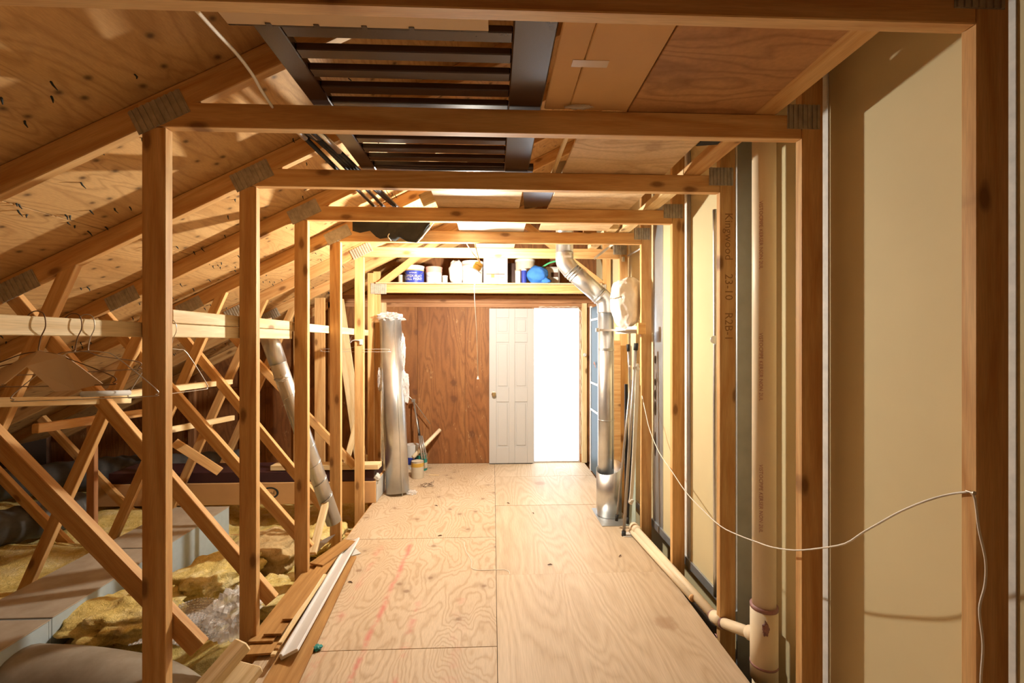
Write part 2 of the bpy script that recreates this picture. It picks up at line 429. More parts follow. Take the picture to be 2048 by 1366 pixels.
for v0, v1 in ((712,728), (758,772), (780,800), (803,832), (864,914)):
    p = at(1311, (v0+v1)/2, X=XW-.005); hh = (v1-v0)/FPX*p.y/2
    lathe('oval_hole', [(0,.0), (1,.0), (1,.0012), (0,.0012)], M_dark, T(XW-.0042, 3.455, p.z) @ Matrix.Rotation(-math.pi/2, 4, 'Y') @ Matrix.Diagonal((hh, .018, 1, 1)), ms, 16)
for a, b in ((YF, XRET[0]), (XRET[1], YB)):
    tr = box('base_track', (XW-.012, a, .02), (XW, b, .075), M_galv_blue, wall_right, bev=.001); tr['label'] = 'dark metal base track'

# roof: sheathing sheets on the slope
nrm = Vector((-SL, 0, 1)).normalized(); sd = Vector((1, 0, SL)).normalized()
RB = Vector((-1.222, 0, 2.205)) + nrm*.0895
top_s = (XR+.06+1.222)/sd.x; bot_s = -(5.2-1.222)/sd.x
roof = struct(lumber('ceiling', RB+sd*((top_s+bot_s)/2)+nrm*.022+Vector((0,YF,0)), RB+sd*((top_s+bot_s)/2)+nrm*.022+Vector((0,YB,0)), top_s-bot_s, .016, M_roof, None, sd, 0))
roof['label'] = 'sloping plywood roof sheathing'
s0 = bot_s; row = 0
cuts = [bot_s, -3.1, -1.88, -.66, .56, 1.78, top_s]
for s0, s1 in zip(cuts, cuts[1:]):
    ys = [YF, .42, 2.86, YB] if row % 2 else [YF, 1.64, 4.08, YB]
    for a, b in zip(ys, ys[1:]):
        c = RB+sd*((s0+s1)/2)+nrm*.007
        lumber('sheathing_sheet', c+Vector((0,a+.0015,0)), c+Vector((0,b-.0015,0)), s1-s0-.004, .012, M_roof, roof, sd, .001)
    row += 1
bm = bmesh.new()                                # roofing nails poking through
for i in range(520):
    s = random.uniform(-2.6, 1.2); y = random.uniform(.6, 5.3)
    if random.random() < .4: s = random.choice((-1.88, -.66, .56))+random.uniform(-.04,.04)
    p = RB+sd*s+Vector((0,y,0))+nrm*.003; L = random.uniform(.016,.03)
    q = p-nrm*L+Vector((random.uniform(-.008,.008), random.uniform(-.008,.008), 0))
    k = (p+q)/2+Vector((random.uniform(-.004,.004), random.uniform(-.004,.004), 0))
    add_tube(bm, [p, k, q], [.0032,.003,.0012], 4)
nl = link('roofing_nails', finish(bm, 'roofing_nails'), M_blackink, None, roof); nl['kind'] = 'stuff'; nl['label'] = 'dark roofing nail tips'
struct(box('wall_eave', (-5.25, YF, -.36), (-5.15, YB, .4), M_dark, bev=0))
wf = struct(box('wall_front', (-5.2, YF-.05, -.36), (XR+.06, YF, 3.7), M_wallply, bev=0))

# back wall: plywood panels on a framed gable, doorway with an open door
DX0, DX1, DZ = .495, 1.05, 1.865               # clear opening
back = struct(box('wall_back', (-5.2, YB+.012, -.36), (DX0-.03, YB+.05, 3.7), M_wallply, bev=0))
for lo, hi in (((DX1+.03, YB+.012, -.36), (XR+.06, YB+.05, 3.7)), ((DX0-.03, YB+.012, DZ+.03), (DX1+.03, YB+.05, 3.7)), ((DX0-.03, YB+.012, -.36), (DX1+.03, YB+.05, -.001))):
    box('wall_sheathing', lo, hi, M_wallply, back, bev=0)
xs = [-5.1, -3.9, -2.68, -1.46, -.90, -.335, DX0-.03]
for i, (a, b) in enumerate(zip(xs, xs[1:])):
    zs = [-.3, .92, 3.6] if i < 3 else [0, 3.6]
    for z0, z1 in zip(zs, zs[1:]):
        box('plywood_panel', (a+.002, YB, z0+.002), (b-.002, YB+.012, z1-.002), M_wallply, back, bev=.001)
box('plywood_panel', (DX0-.03, YB, DZ+.03), (DX1+.03, YB+.012, 3.6), M_wallply, back)
box('plywood_panel', (DX1+.03, YB, 0), (XW, YB+.012, 3.6), M_wallply, back)
# gable framing in front of the plywood
hd = lumber('header', (-2.2, YB-.02, 1.965), (XW, YB-.02, 1.965), .09, .04, M_wood_red, back)
hd2 = lumber('header_plate', (-2.2, YB-.006, 1.895), (XW, YB-.006, 1.895), .05, .012, M_wood_red, back)
for x, z1, mt in ((-1.30, 1.92, M_wood_pale), (-1.9, 2.0, M_wood), (-2.3, 1.8, M_wood), (-2.9, 1.4, M_wood), (-3.5, 1.0, M_wood_red), (1.10, 1.92, M_wood_pale)):
    lumber('gable_stud', (x, YB-.02, -.2 if x < -1.1 else .0), (x, YB-.02, z1), .075 if x < 1 else .06, .038, mt, back, (1,0,0))
lumber('gable_rafter', (-5.0, YB-.02, chord_z(-5.0)+.045), (1.2, YB-.02, chord_z(1.2)+.045), .09, .038, M_wood, back)
# door frame
jm = struct(box('trim_1', (DX0-.03, YB-.004, 0), (DX0, YB+.06, DZ), M_wood_red))
box('jamb', (DX1, YB-.004, 0), (DX1+.05, YB+.06, DZ+.03), M_wood_red, jm)
box('head_jamb', (DX0-.03, YB-.004, DZ), (DX1+.05, YB+.06, DZ+.03), M_wood_red, jm)
wl = box('white_stop', (DX1-.012, YB+.004, .0), (DX1, YB+.06, DZ), M_white, jm)
box('threshold', (DX0-.01, YB-.01, 0), (DX1, YB+.08, .02), M_galv, jm)
bm = bmesh.new()                                # foam bead round the frame
pts = [Vector((DX1+.012, YB-.008, .1+.04*i)) for i in range(44)] + [Vector((DX1-.02-.03*i, YB-.008, DZ+.012)) for i in range(17)]
pts = [p+Vector((random.uniform(-.004,.004), 0, random.uniform(-.004,.004))) for p in pts]
add_tube(bm, pts, [random.uniform(.004,.010) for p in pts], 6)
fb = link('foam_bead', finish(bm, 'foam_bead'), M_cream, None, jm, True); fb['label'] = 'cream bead of foam sealant'
# door leaf swung flat against the wall
door = empty('door_1', (DX0-.005, YB-.045, .0)); struct(door, 'white six-panel door standing open against the back wall')
dw, dh, dy = .535, 1.845, YB-.05
x1d = DX0-.005; x0d = x1d-dw
cols = [(x0d+.085, x0d+.235), (x0d+.305, x0d+.455)]; rws = [(.20, .74), (.91, 1.45), (1.56, 1.74)]
box('leaf', (x0d, dy+.010, .008), (x1d, dy+.04, .008+dh), M_door, door, .002)
for a, b in ((x0d, cols[0][0]), (cols[0][1], cols[1][0]), (cols[1][1], x1d)):
    box('stile', (a, dy, .008), (b, dy+.010, .008+dh), M_door, door, .003)
zc = [.008] + [z for r in rws for z in r] + [.008+dh]
for a, b in cols:
    for z0, z1 in zip(zc[::2], zc[1::2]): box('rail', (a, dy, z0), (b, dy+.010, z1), M_door, door, .003)
    for z0, z1 in rws: box('raised_panel', (a+.02, dy+.002, z0+.02), (b-.02, dy+.011, z1-.02), M_door, door, .005)
kn = lathe('knob', [(0,0), (.026,0), (.026,.006), (.010,.01), (.010,.03), (.022,.036), (.026,.048), (.018,.058), (0,.06)], M_brass, T(x0d+.055, dy, .835) @ Matrix.Rotation(math.pi/2, 4, 'X'), door)
box('bottom_sweep', (x0d, dy-.002, .0), (x1d-.02, dy+.04, .008), M_rubber, door)
# ground outside
gd = struct(box('ground_outside', (-12, YB+.09, -.5), (14, 30, -.1), M_concrete, bev=0))

# ------------------------------------------------------------------ trusses
def plate_mesh(wd, ht, ribs):
    bm = bmesh.new(); bmesh.ops.create_cube(bm, size=1.0); bmesh.ops.scale(bm, vec=(wd, .0016, ht), verts=bm.verts[:])
    for i in range(ribs):
        x = -wd/2+wd*(i+.5)/ribs
        r = bmesh.ops.create_cube(bm, size=1.0)['verts']
        bmesh.ops.scale(bm, vec=(wd/ribs*.45, .006, ht*.985), verts=r); bmesh.ops.translate(bm, vec=(x, -.0015, 0), verts=r)
    return finish(bm, 'gusset_plate')
PL_L = plate_mesh(.195, .088, 9); PL_L.materials.append(M_plate)
PL_R = plate_mesh(.125, .09, 7); PL_R.materials.append(M_plate)
PL_7 = plate_mesh(.16, .11, 8); PL_7.materials.append(M_plate)
ang = math.atan(SL)
ordn = ['nearest', 'second', 'third', 'fourth', 'fifth', 'sixth', 'seventh']
tl = ['nearest wooden truss frame, its tie beam along the top edge of the photo',
      'second wooden truss frame from the camera, just beyond the slatted panel',
      'third wooden truss frame from the camera, with handwriting on its right post',
      'fourth wooden truss frame from the camera, under the pale stored boards',
      'fifth wooden truss frame from the camera, beside the wrapped bundle on its shelf',
      'sixth wooden truss frame from the camera, lit pale just behind the bulb',
      'farthest wooden truss frame, its lowered beam carrying the paint buckets']
web = {1: ((21,880), (290,1157)), 2: ((138,703), (485,1110)), 3: ((350,775), (593,1051)), 4: ((396,698), (593,937)), 5: None}
trusses = []
for i, y in enumerate(TY):
    t = empty('roof_truss', (0, y, 0)); tag(t, tl[i], 'truss', 'roof trusses'); trusses.append(t)
    W = M_wood; yc = y+.019; th = .038
    last = i == 6
    xl0, xl1 = (-1.277, -1.212) if last else (-XO, -XI)
    zb, zt = (1.958, 2.045) if last else (ZB, ZT)
    # left post, right post (runs up to the rafter), tie beam, rafter
    lumber('post', ((xl0+xl1)/2, yc, -.22), ((xl0+xl1)/2, yc, (ZB if not last else 2.16)-.002), xl1-xl0, th, W, t, (1,0,0))
    lumber('post', ((XI+XO)/2, yc, -.2), ((XI+XO)/2, yc, 3.36), XO-XI, th, W, t, (1,0,0))
    if last: lumber('post', ((-XO-XI)/2-.01, yc+.04, -.2), ((-XO-XI)/2-.01, yc+.04, 2.18), .07, th, W, t, (1,0,0))
    xb = -1.222+.0+(zb-2.205)/SL if not last else -1.21
    lumber('tie_beam', (max(xb, -1.24)-(.0 if last else .03), yc, (zb+zt)/2), (XI-.002, yc, (zb+zt)/2), zt-zb, th, W, t)
    lumber('rafter', (-5.05, yc, chord_z(-5.05)+.045*1.118), (1.14, yc, chord_z(1.14)+.045*1.118), .0885, th-.001, W, t)
    lumber('bottom_chord', (-4.9, yc, -.285), (1.2, yc, -.285), .088, th, W, t)
    if last:
        for sx in (-1, 1):
            lumber('web', (sx*1.17+.0, yc+.004, 2.03), (sx*.1, yc+.004, 2.03+1.07*.77), .07, .036, W, t)
        link('gusset_plate', PL_7, None, T(-1.165, y-.0012, 2.0), t)
        link('gusset_plate', PL_7, None, T(1.10, y-.0012, 2.0), t)
    else:
        link('gusset_plate', PL_L, None, T(-1.165, y-.0012, 2.262) @ Matrix.Rotation(-ang, 4, 'Y'), t)
        link('gusset_plate', PL_R, None, T(1.15, y-.0012, 2.292), t)
    # W webs on the eave side
    if i in web and web[i]:
        (u0, v0), (u1, v1) = web[i]; Yw = y+.058
        p = at(u0, v0, Y=Yw); q = at(u1, v1, Y=Yw); d = (q-p).normalized()
        a = p-d*((p.x+2.38)/d.x); b = q+d*(((-1.04, -1.04, -1.07, -1.13, -1.235)[i]-q.x)/d.x)
        nn = Vector((d.z, 0, -d.x));  nn = nn if nn.z < 0 else -nn
        lumber('web', a+nn*.032, b+nn*.032, .064, .036, W, t)
    elif i == 0 or i == 5:
        lumber('web', (-2.35, y+.058, 1.55), (-1.24, y+.058, .34), .064, .036, W, t)
    lumber('web', (-2.92, y+.019, -.24), (-2.012, y+.019, 1.84), .064, .036, W, t, (1,0,0))
    lumber('web', (-2.95, y+.019, -.24), (-3.9, y+.019, .80), .064, .036, W, t, (1,0,0))
    g = link('gusset_plate', PL_L, None, T(-2.25, y-.0012, chord_z(-2.25)+.03) @ Matrix.Rotation(-ang, 4, 'Y'), t)
# pencilled lettering on the third truss's right post
for w_, zz in (('Kingwood', 1.99), ('23-10', 1.735), ('R2B-1', 1.535)):
    flat_text(w_, .058, T(1.188, TY[2]-.0008, zz) @ Matrix.Rotation(math.pi/2, 4, 'X') @ Matrix.Rotation(-math.pi/2, 4, 'Z'), M_pencil, trusses[2], 'handwriting')

# ------------------------------------------------------------------ hanging bulb (the room's lamp)
B = at(943, 555, Y=3.585)
lamp = empty('hanging_bulb_lamp', (B.x, B.y, B.z)); tag(lamp, 'bare lit bulb in a yellow socket hanging on a white cord', 'lamp')
ax = (at(972, 505, Y=3.585)-B).normalized()
Mb = axis_m(B-ax*.03, B+ax)
lathe('bulb', [(0,0), (.015,.003), (.027,.016), (.031,.032), (.028,.048), (.018,.066), (.013,.076), (0,.078)], M_glow, Mb, lamp, 20)
lathe('collar', [(.013,.078), (.045,.080), (.052,.086), (.050,.096), (.030,.100), (.0,.101)], M_whitepl, Mb, lamp, 24)
lathe('socket', [(0,.101), (.030,.101), (.034,.112), (.034,.128), (.030,.130), (.030,.134), (.034,.136), (.034,.150), (.026,.160), (0,.162)], M_gold, Mb, lamp, 18)
e = B+ax*.13
tube('cord', [e, e+Vector((-.02,0,.035)), at(945, 506, Y=3.56), at(933, 486, Y=3.53), (at(930,470,Y=3.53).x, 3.522, 2.29)], .0045, M_cable, lamp, 6, 5)
tube('cord', [e+Vector((.004,0,0)), at(955, 508, Y=3.56), at(951, 490, Y=3.53), (at(951,470,Y=3.53).x, 3.522, 2.29)], .0045, M_cable, lamp, 6, 5)
ps = [B+ax*.06+Vector((.03,-.02,-.01)), at(949, 575, Y=3.57), at(953, 660, Y=3.57), at(956, 752, Y=3.57)]
pull = tube('pull_string', ps, .0026, M_string, lamp, 6, 4)
lathe('pull_knob', [(0,.03), (.004,.028), (.006,.015), (.010,.004), (0,0)], M_whitepl, T(ps[-1]-Vector((0,0,.03))), pull, 10)

# ------------------------------------------------------------------ stored overhead on the tie beams
Z0 = ZT+.001
fr = empty('slatted_panel', (-.2, 1.7, Z0)); tag(fr, 'dark brown slatted bed panel laid flat across the nearest tie beams', 'bed panel')
box('stile', (-.645, .98, Z0+.008), (-.575, 2.275, Z0+.043), M_espresso, fr, .003)
box('stile', (.055, .98, Z0+.006), (.175, 2.275, Z0+.046), M_espresso, fr, .004)
for k in range(13):
    yy = 1.06+k*.0965
    if yy < 2.25: box('slat', (-.575, yy, Z0+.012), (.055, yy+.045, Z0+.034), M_espresso, fr, .003)
grid_sheet('curved_rail', [[Vector((-.572+.77*a/8, 2.225+.02*math.sin(math.pi*a/8)+dy_, Z0+.034)) for a in range(9)] for dy_ in (0, .05)], .026, M_espresso, fr)
cs = empty('pressed_board', (-.34, 1.12, Z0)); tag(cs, 'pale pinkish board with a notched dark edge above the nearest beam', 'board')
box('panel', (-.70, .95, Z0-.0005), (-.012, 1.232, Z0+.005), M_card_lt, cs, .001)
box('edge_strip', (-.70, 1.2325, Z0-.0005), (-.012, 1.2375, Z0+.007), M_espresso, cs, .001)
for k in range(4): box('notch', (-.60+k*.125, 1.222, Z0-.0025), (-.585+k*.125, 1.237, Z0-.0006), M_espresso, cs, .001)
ct = empty('flattened_carton', (.33, 1.3, Z0)); tag(ct, 'flattened brown cardboard carton with packing tape, beside the slatted panel', 'carton')
box('carton_flap', (.185, .92, Z0+.001), (.272, 1.64, Z0+.011), M_card, ct, .003)
box('carton_flap', (.2745, .92, Z0+.0005), (.488, 1.64, Z0+.012), M_card, ct, .003)
tp = at(1180, 128, Z=Z0); box('tape', (tp.x-.055, tp.y-.017, Z0-.0006), (tp.x+.055, tp.y+.017, Z0+.0008), M_tape, ct, 0)
tp = at(1150, 214, Z=Z0); blob('torn_tape', (tp.x+.01, 1.605, Z0-.006), (.045,.012,.007), M_film, ct, .3, 3, 3, 2)
tag(box('plywood_offcut', (.492, .94, Z0), (.962, 1.66, Z0+.012), M_storeply), 'reddish plywood piece between the carton and the right rail', 'plywood')
tag(box('plywood_offcut', (.345, 1.665, Z0), (.865, 3.42, Z0+.012), M_paleply), 'paler plywood sheet spanning the second to fifth beams', 'plywood')
tag(lumber('flat_rail', (1.005, .92, Z0+.019), (1.005, 2.26, Z0+.019), .085, .038, M_wood, None, (1,0,0)), 'nearer flat two-by-four rail along the right posts, over the beams', 'rail')
tag(lumber('flat_rail', (1.005, 2.265, Z0+.019), (1.005, 3.50, Z0+.019), .085, .038, M_wood_pale, None, (1,0,0)), 'farther flat two-by-four rail along the right posts, over the beams', 'rail')
tag(lumber('flat_rail', (.90, 3.36, Z0+.019), (.90, 4.12, Z0+.019), .075, .038, M_wood_pale, None, (1,0,0)), 'short pale flat board over the fifth beam near the silver flue', 'rail')
tag(lumber('thin_batten', (.305, 1.69, Z0+.008), (.300, 2.40, Z0+.008), .018, .014, M_wood_pale, None, (1,0,0)), 'thin pale batten at the edge of the paler plywood sheet', 'batten')
b = at(1410, 296, Z=2.31); bag = blob('plastic_bag', (.90, 1.86, 2.335), (.028,.055,.03), M_film, None, .4, 3, 3, 4); tag(bag, 'small crumpled plastic bag wedged beside the right rail', 'bag')
tag(sheet('bag_scrap', [(.872, 1.78, Z0+.0), (.955, 1.80, Z0), (.955, 1.90, Z0), (.872, 1.92, Z0)], .004, M_blackcloth, None, (0,0,1)), 'black plastic scrap under the crumpled bag', 'scrap')
# middle bays
tag(box('pale_board', (-.345, 2.30, Z0), (.165, 2.99, Z0+.02), M_paleply), 'pale unfinished board over the third and fourth beams', 'board')
tag(sheet('dark_corner_panel', [(.168, 2.55, Z0+.001), (.28, 2.34, Z0+.001), (.34, 2.34, Z0+.001), (.34, 2.80, Z0+.001), (.20, 2.88, Z0+.001)], .012, M_espresso, None, (0,0,1)), 'dark brown pointed panel corner beside the pale unfinished board', 'panel')
tag(box('white_board', (-.255, 2.995, Z0+.002), (.235, 3.50, Z0+.014), M_white), 'white board over the fourth and fifth beams in the middle', 'board')
tag(box('white_board', (-.16, 3.535, Z0+.002), (.19, 4.14, Z0+.014), M_paleply), 'pale panel above the bulb, between fifth and sixth beams', 'board')
tag(lumber('wood_block', (.70, 3.50, Z0+.012), (.80, 3.50, Z0+.012), .035, .03, M_wood), 'small wood block lying on the fifth beam', 'block')
tag(lumber('angled_offcut', at(842,412,Y=2.74)+Vector((0,0,.03)), at(868,398,Y=2.74)+Vector((.02,0,.03)), .07, .03, M_wood_pale), 'short pale wood offcut beside the dark pole ends', 'offcut')
# dark folding poles
pb = [((612,278), (680,345)), ((632,275), (700,345)), ((640,285), (712,347)), ((655,268), (735,347)), ((668,290), (728,345))]
pole_lab = ['outermost dark folding pole with a silver clamp, over the second beam', 'dark folding pole next to the clamped one, over the second beam',
            'middle dark folding pole of the five over the second beam', 'silver-shouldered dark folding pole, fourth of the five', 'innermost dark folding pole, nearest the slatted panel']
for i, ((u0, v0), (u1, v1)) in enumerate(pb):
    yA, yB_ = 1.78, 3.02
    a = at(u0, v0, Z=Z0+.014+.0*i); bb = at(u1, v1, Z=Z0+.014)
    d = (bb-a).normalized(); a2 = a-d*((a.y-yA)/d.y); b2 = bb+d*((yB_-bb.y)/d.y)
    a2.x -= .03*(i>2); b2.x -= .03*(i>2); a2.z = b2.z = Z0+.014+(.002 if i % 2 else 0)
    o = empty('folding_pole', a2); tag(o, pole_lab[i], 'pole', 'dark folding poles')
    tube('shaft', [a2, b2], .0105, M_black, o, 10)
    tube('sleeve', [a2+d*.05, a2+d*(.16 if i != 3 else .3)], .0125, M_steelrim if i in (0, 1, 3) else M_black, o, 10)
    tube('end_cap', [b2-d*.03, b2+d*.004], .0125, M_whitepl if i % 2 else M_rubber, o, 10)
hubp = at(628, 276, Z=Z0+.02); tag(box('pole_hub', (hubp.x-.05, hubp.y-.06, Z0+.028), (hubp.x+.04, hubp.y+.03, Z0+.045), M_rubber), 'black plastic hub lying on the dark folding poles', 'hub')
# black cloth with white trim hanging off the fourth beam
clx = [705,720,740,752,760,775,790,800,815,832,845,860]; cly = [462,466,462,474,478,476,484,476,484,486,478,452]
rows = []
for k in range(7):
    f = k/6; r = []
    for u, v in zip(clx, cly):
        p = at(u, 441+(v-441)*f, Y=3.37+.012*math.sin(u*.12+k)); r.append(p)
    rows.append(r)
cl = grid_sheet('black_cloth', rows, .002, M_blackcloth); tag(cl, 'black cloth with a ragged hem hanging between fourth and fifth beams', 'cloth')
tube('white_trim', [at(868,444,Y=3.37), at(858,458,Y=3.36), at(846,472,Y=3.36), at(834,486,Y=3.36)], .004, M_cable, cl, 6, 4)
tube('white_trim', [at(779,468,Y=3.355), at(776,474,Y=3.355), at(782,482,Y=3.355)], .004, M_cable, cl, 6, 3)
tag(tube('loose_wire', [at(392,20,Y=1.12), at(430,62,Y=1.2), at(475,110,Y=1.32), at(505,150,Y=1.42), at(522,180,Y=1.5), at(545,215,Y=1.62)], .005, M_string, None, 6, 5), 'pale wire curving down from the roof beside the slatted panel', 'wire')
st = tag(lumber('metal_strap', at(1188,518,Y=3.9), at(1228,487,Y=3.75), .022, .004, M_galv), 'short grey metal strap sloping near the sixth right post', 'strap')
tag(tube('thin_conduit', [at(1256,512,Y=4.0), at(1288,494,Y=3.6)], .008, M_galv, None, 8), 'thin grey conduit near the top of the right wall', 'conduit')

# ------------------------------------------------------------------ loft shelf and its paint tins
LZ = 2.062
tag(box('loft_board', (-1.19, 4.66, 2.047), (1.13, 5.40, LZ), M_paleply), 'plywood loft shelf resting on the farthest lowered beam', 'shelf')
def pail(name, u, vt, Y, r, cat, label, bodym, topm=None, wire=True, bands=(), group='tins on the loft shelf', lidm=M_whitepl):
    p = at(u, vt, Y=Y); h = p.z-LZ; o = empty(name, (p.x, Y, LZ)); tag(o, label, cat, group)
    lathe('body', [(0,.0005), (r*.95,.0005), (r,h*.9), (r*.99,h*.92), (0,h*.92)], bodym, T(p.x, Y, LZ), o)
    lathe('lid', [(0,h*.9), (r*1.04,h*.9), (r*1.05,h*.98), (r*.97,h), (r*.93,h*.975), (0,h*.975)], lidm, T(p.x, Y, LZ), o)
    for z0, z1, mm in bands: lathe('band', [(r*1.006,h*z0), (r*1.012,h*z0), (r*1.012,h*z1), (r*1.006,h*z1)], mm, T(p.x, Y, LZ), o)
    if wire:
        tube('handle', [(p.x+r*1.03*math.cos(a), Y-r*1.03*abs(math.sin(a)), LZ+h*.78+h*.42*math.sin(a)) for a in [math.pi+math.pi*k/10 for k in range(11)]], .0022, M_steelrim, o, 5)
    return o, p, h
o, p, h = pail('paint_bucket', 829, 533, 4.80, .098, 'bucket', 'blue labelled paint bucket on the loft shelf, left of the others', M_whitepl, bands=((.02,.70,M_blue), (.70,.75,M_gold)))
round_text('LATEX FLAT', .036, .0995, M_whitepl, o, T(p.x, 4.80, LZ+h*.38)); round_text('WALL PAINT', .036, .0995, M_whitepl, o, T(p.x, 4.80, LZ+h*.22))
round_text('INTERIOR', .018, .0995, M_whitepl, o, T(p.x, 4.80, LZ+h*.56))
pail('paint_bucket', 868, 535, 4.86, .085, 'bucket', 'white paint bucket with a pinkish rim and wire handle', M_whitepl, bands=((.66,.90,M_pink),), lidm=M_pink)
pail('small_jar', 890, 552, 4.83, .028, 'jar', 'small clear jar beside the pink-rimmed bucket', M_cream, wire=False)
pail('glass_jar', 803, 551, 4.85, .035, 'jar', 'small pale jar left of the blue bucket', M_cream, wire=False)
pail('paint_bucket', 945, 524, 4.86, .11, 'bucket', 'large white pail directly behind the bulb', M_whitepl, bands=((.78,.86,M_pink),))
pb_ = at(912, 520, Y=4.82); bgz = pb_.z-LZ
bag = blob('paper_sack', (pb_.x, 4.84, LZ+bgz/2), (.078,.06,bgz/2), M_greypap, None, .10, 2.2, 4, 5, 0, .35); tag(bag, 'slumped white plastic sack between the pails', 'sack')
# printed flat-pack carton
p0 = at(967, 568, Y=4.80); p1 = at(1015, 519, Y=4.80)
bx = empty('cabinet_carton', (p0.x, 4.8, LZ)); tag(bx, 'white printed carton reading Cabinet, on the loft shelf', 'carton')
box('body', (p0.x, 4.8, LZ), (p1.x, 5.1, p1.z+.03), M_white, bx, .003)
box('print_panel', (p0.x+.02, 4.7985, LZ+.03), (p1.x-.015, 4.7998, LZ+.16), M_cream, bx, 0)
for k in range(4): box('print_line', (p0.x+.03+.05*k, 4.797, LZ+.05+.02*(k%2)), (p0.x+.065+.05*k, 4.7984, LZ+.075+.03*(k%3)), M_gold if k % 2 else M_pink, bx, 0)
box('print_line', (p0.x+.03, 4.797, LZ+.105), (p1.x-.03, 4.7984, LZ+.112), M_ink, bx, 0)
flat_text('Cabinet', .035, T((p0.x+p1.x)/2, 4.7985, p1.z-.022) @ Matrix.Rotation(math.pi/2, 4, 'X'), M_ink, bx)
tag(box('dark_board', (at(1016,560,Y=5.0).x, 5.0, LZ), (at(1030,520,Y=5.0).x, 5.03, LZ+.26), M_espresso), 'dark upright board between the printed carton and the tins', 'board')
pail('paint_tin', 1050, 520, 4.98, .105, 'tin', 'wide cream paint tin behind the blue cloth', M_cream, wire=False)
pail('paint_tin', 1036, 541, 4.80, .030, 'tin', 'slim white tin with a red nozzle left of the blue cloth', M_whitepl, wire=False, lidm=M_pink)
pail('spray_can', 1048, 539, 4.78, .028, 'can', 'blue and white spray can against the blue cloth', M_blue, wire=False)
pc = at(1075, 549, Y=4.79)
bl = blob('blue_cloth', (pc.x, 4.80, LZ+.098), (.115,.09,.098), M_bluecloth, None, .08, 1.8, 4, 3); tag(bl, 'bright blue bundled cloth on the loft shelf', 'cloth')
blob('knot', (pc.x+.09, 4.76, LZ+.035), (.05,.03,.03), M_bluecloth, bl, .3, 3, 3, 8)
pg = at(1102, 525, Y=4.95); o = box('wall_patch_sack', (pg.x-.07, 4.9, LZ), (pg.x+.09, 5.06, LZ+.21), M_greypap, bev=.02); tag(o, 'grey printed sack right of the blue cloth', 'sack')
lumber('print_block', (pg.x-.005, 4.8985, LZ+.12), (pg.x+.07, 4.8985, LZ+.12), .05, .002, M_ink, o)
tag(tube('green_strap', [at(1083,536,Y=4.86), at(1100,526,Y=4.85), at(1122,521,Y=4.85)], .010, M_green, None, 6, 4), 'green plastic strap above the grey sack', 'strap')

# ------------------------------------------------------------------ flue pipe
FY = 3.80
fl = empty('flue_pipe', (.95, FY, 0)); tag(fl, 'galvanised flue pipe with two elbows, rising beside the doorway', 'pipe')
xa = at(1129, 500, Y=FY).x; xb_ = at(1212, 700, Y=FY).x; R1, R2 = .073, .066
tube('upper_pipe', [(xa, FY, 2.20), (xa, FY, 2.95)], R1, M_galv, fl, 28)
za, zb_ = at(1129, 522, Y=FY).z, at(1212, 607, Y=FY).z
P0, P1 = Vector((xa, FY, 2.20)), Vector((xb_, FY, 1.74))
E0, E1 = Vector((xa, FY, 2.105)), Vector((xb_, FY, 1.80)); dd = (E1-E0).normalized()
arc = [P0, E0+Vector((0,0,.045)), E0+Vector((.012,0,.008)), E0+dd*.075]
tube('upper_elbow', arc, R1+.002, M_galv, fl, 28, 5)
tube('sloping_pipe', [E0+dd*.06, E1-dd*.05], R1, M_galv, fl, 28)
tube('lower_elbow', [E1-dd*.075, E1-dd*.02+Vector((0,0,.0)), E1+Vector((-.002,0,-.035)), E1+Vector((0,0,-.10))], R1+.001, M_galv, fl, 28, 5)
lp = tube('lower_pipe', [(xb_, FY, 1.72), (xb_, FY, .02)], R2, M_galv, fl, 28)
for z in (1.71, 1.40, 1.39, .80): lathe('seam_ring', [(R2,-.004), (R2+.004,-.002), (R2+.004,.002), (R2,.004)], M_galv, T(xb_, FY, z), fl)
for q in (.075, .10, .125): 
    c = E0+dd*q; lathe('seam_ring', [(R1,-.004), (R1+.005,-.002), (R1+.005,.002), (R1,.004)], M_galv, axis_m(c, c+dd), fl)
for q in (-.06, -.085): 
    c = E1+dd*q; lathe('seam_ring', [(R1,-.004), (R1+.005,-.002), (R1+.005,.002), (R1,.004)], M_galv, axis_m(c, c+dd), fl)
for z in (2.20, 2.17): lathe('seam_ring', [(R1,-.004), (R1+.005,-.002), (R1+.005,.002), (R1,.004)], M_galv, T(xa, FY, z), fl)
tube('seam', [(xb_+.045, FY-.05, 1.70), (xb_+.045, FY-.05, .4)], .005, M_galv, fl, 6)
lumber('sticker', (xa-.01, FY-R1-.003, 2.16), (xa+.045, FY-R1-.003, 2.16), .018, .001, M_cream, fl)
# collar strap to the shelf block
box('clamp_band', (xb_-.075, FY-.075, 1.545), (xb_+.075, FY-.068, 1.565), M_galv, fl, .001)
box('clamp_bolt', (xb_-.105, FY-.08, 1.54), (xb_-.075, FY-.06, 1.572), M_galv, fl, .003)
box('clamp_tail', (xb_+.075, FY-.075, 1.545), (xb_+.18, FY-.070, 1.565), M_galv, fl, .001)
sx_ = at(1218, 990, Y=FY).x
sl = empty('sheet_metal_sleeve', (sx_, FY, 0)); tag(sl, 'short open metal sleeve round the foot of the flue', 'sleeve')
bm = bmesh.new(); N = 32; RS = .106
ring = []
for k in range(N+1):
    a = 2*math.pi*k/N; c, s_ = math.cos(a), math.sin(a)
    ring.append((bm.verts.new((RS*c, RS*s_, .0)), bm.verts.new((RS*c, RS*s_, .395+.03*c+.03*s_))))
for k in range(N): bm.faces.new((ring[k][0], ring[k+1][0], ring[k+1][1], ring[k][1]))
bmesh.ops.remove_doubles(bm, verts=bm.verts[:], dist=1e-5)
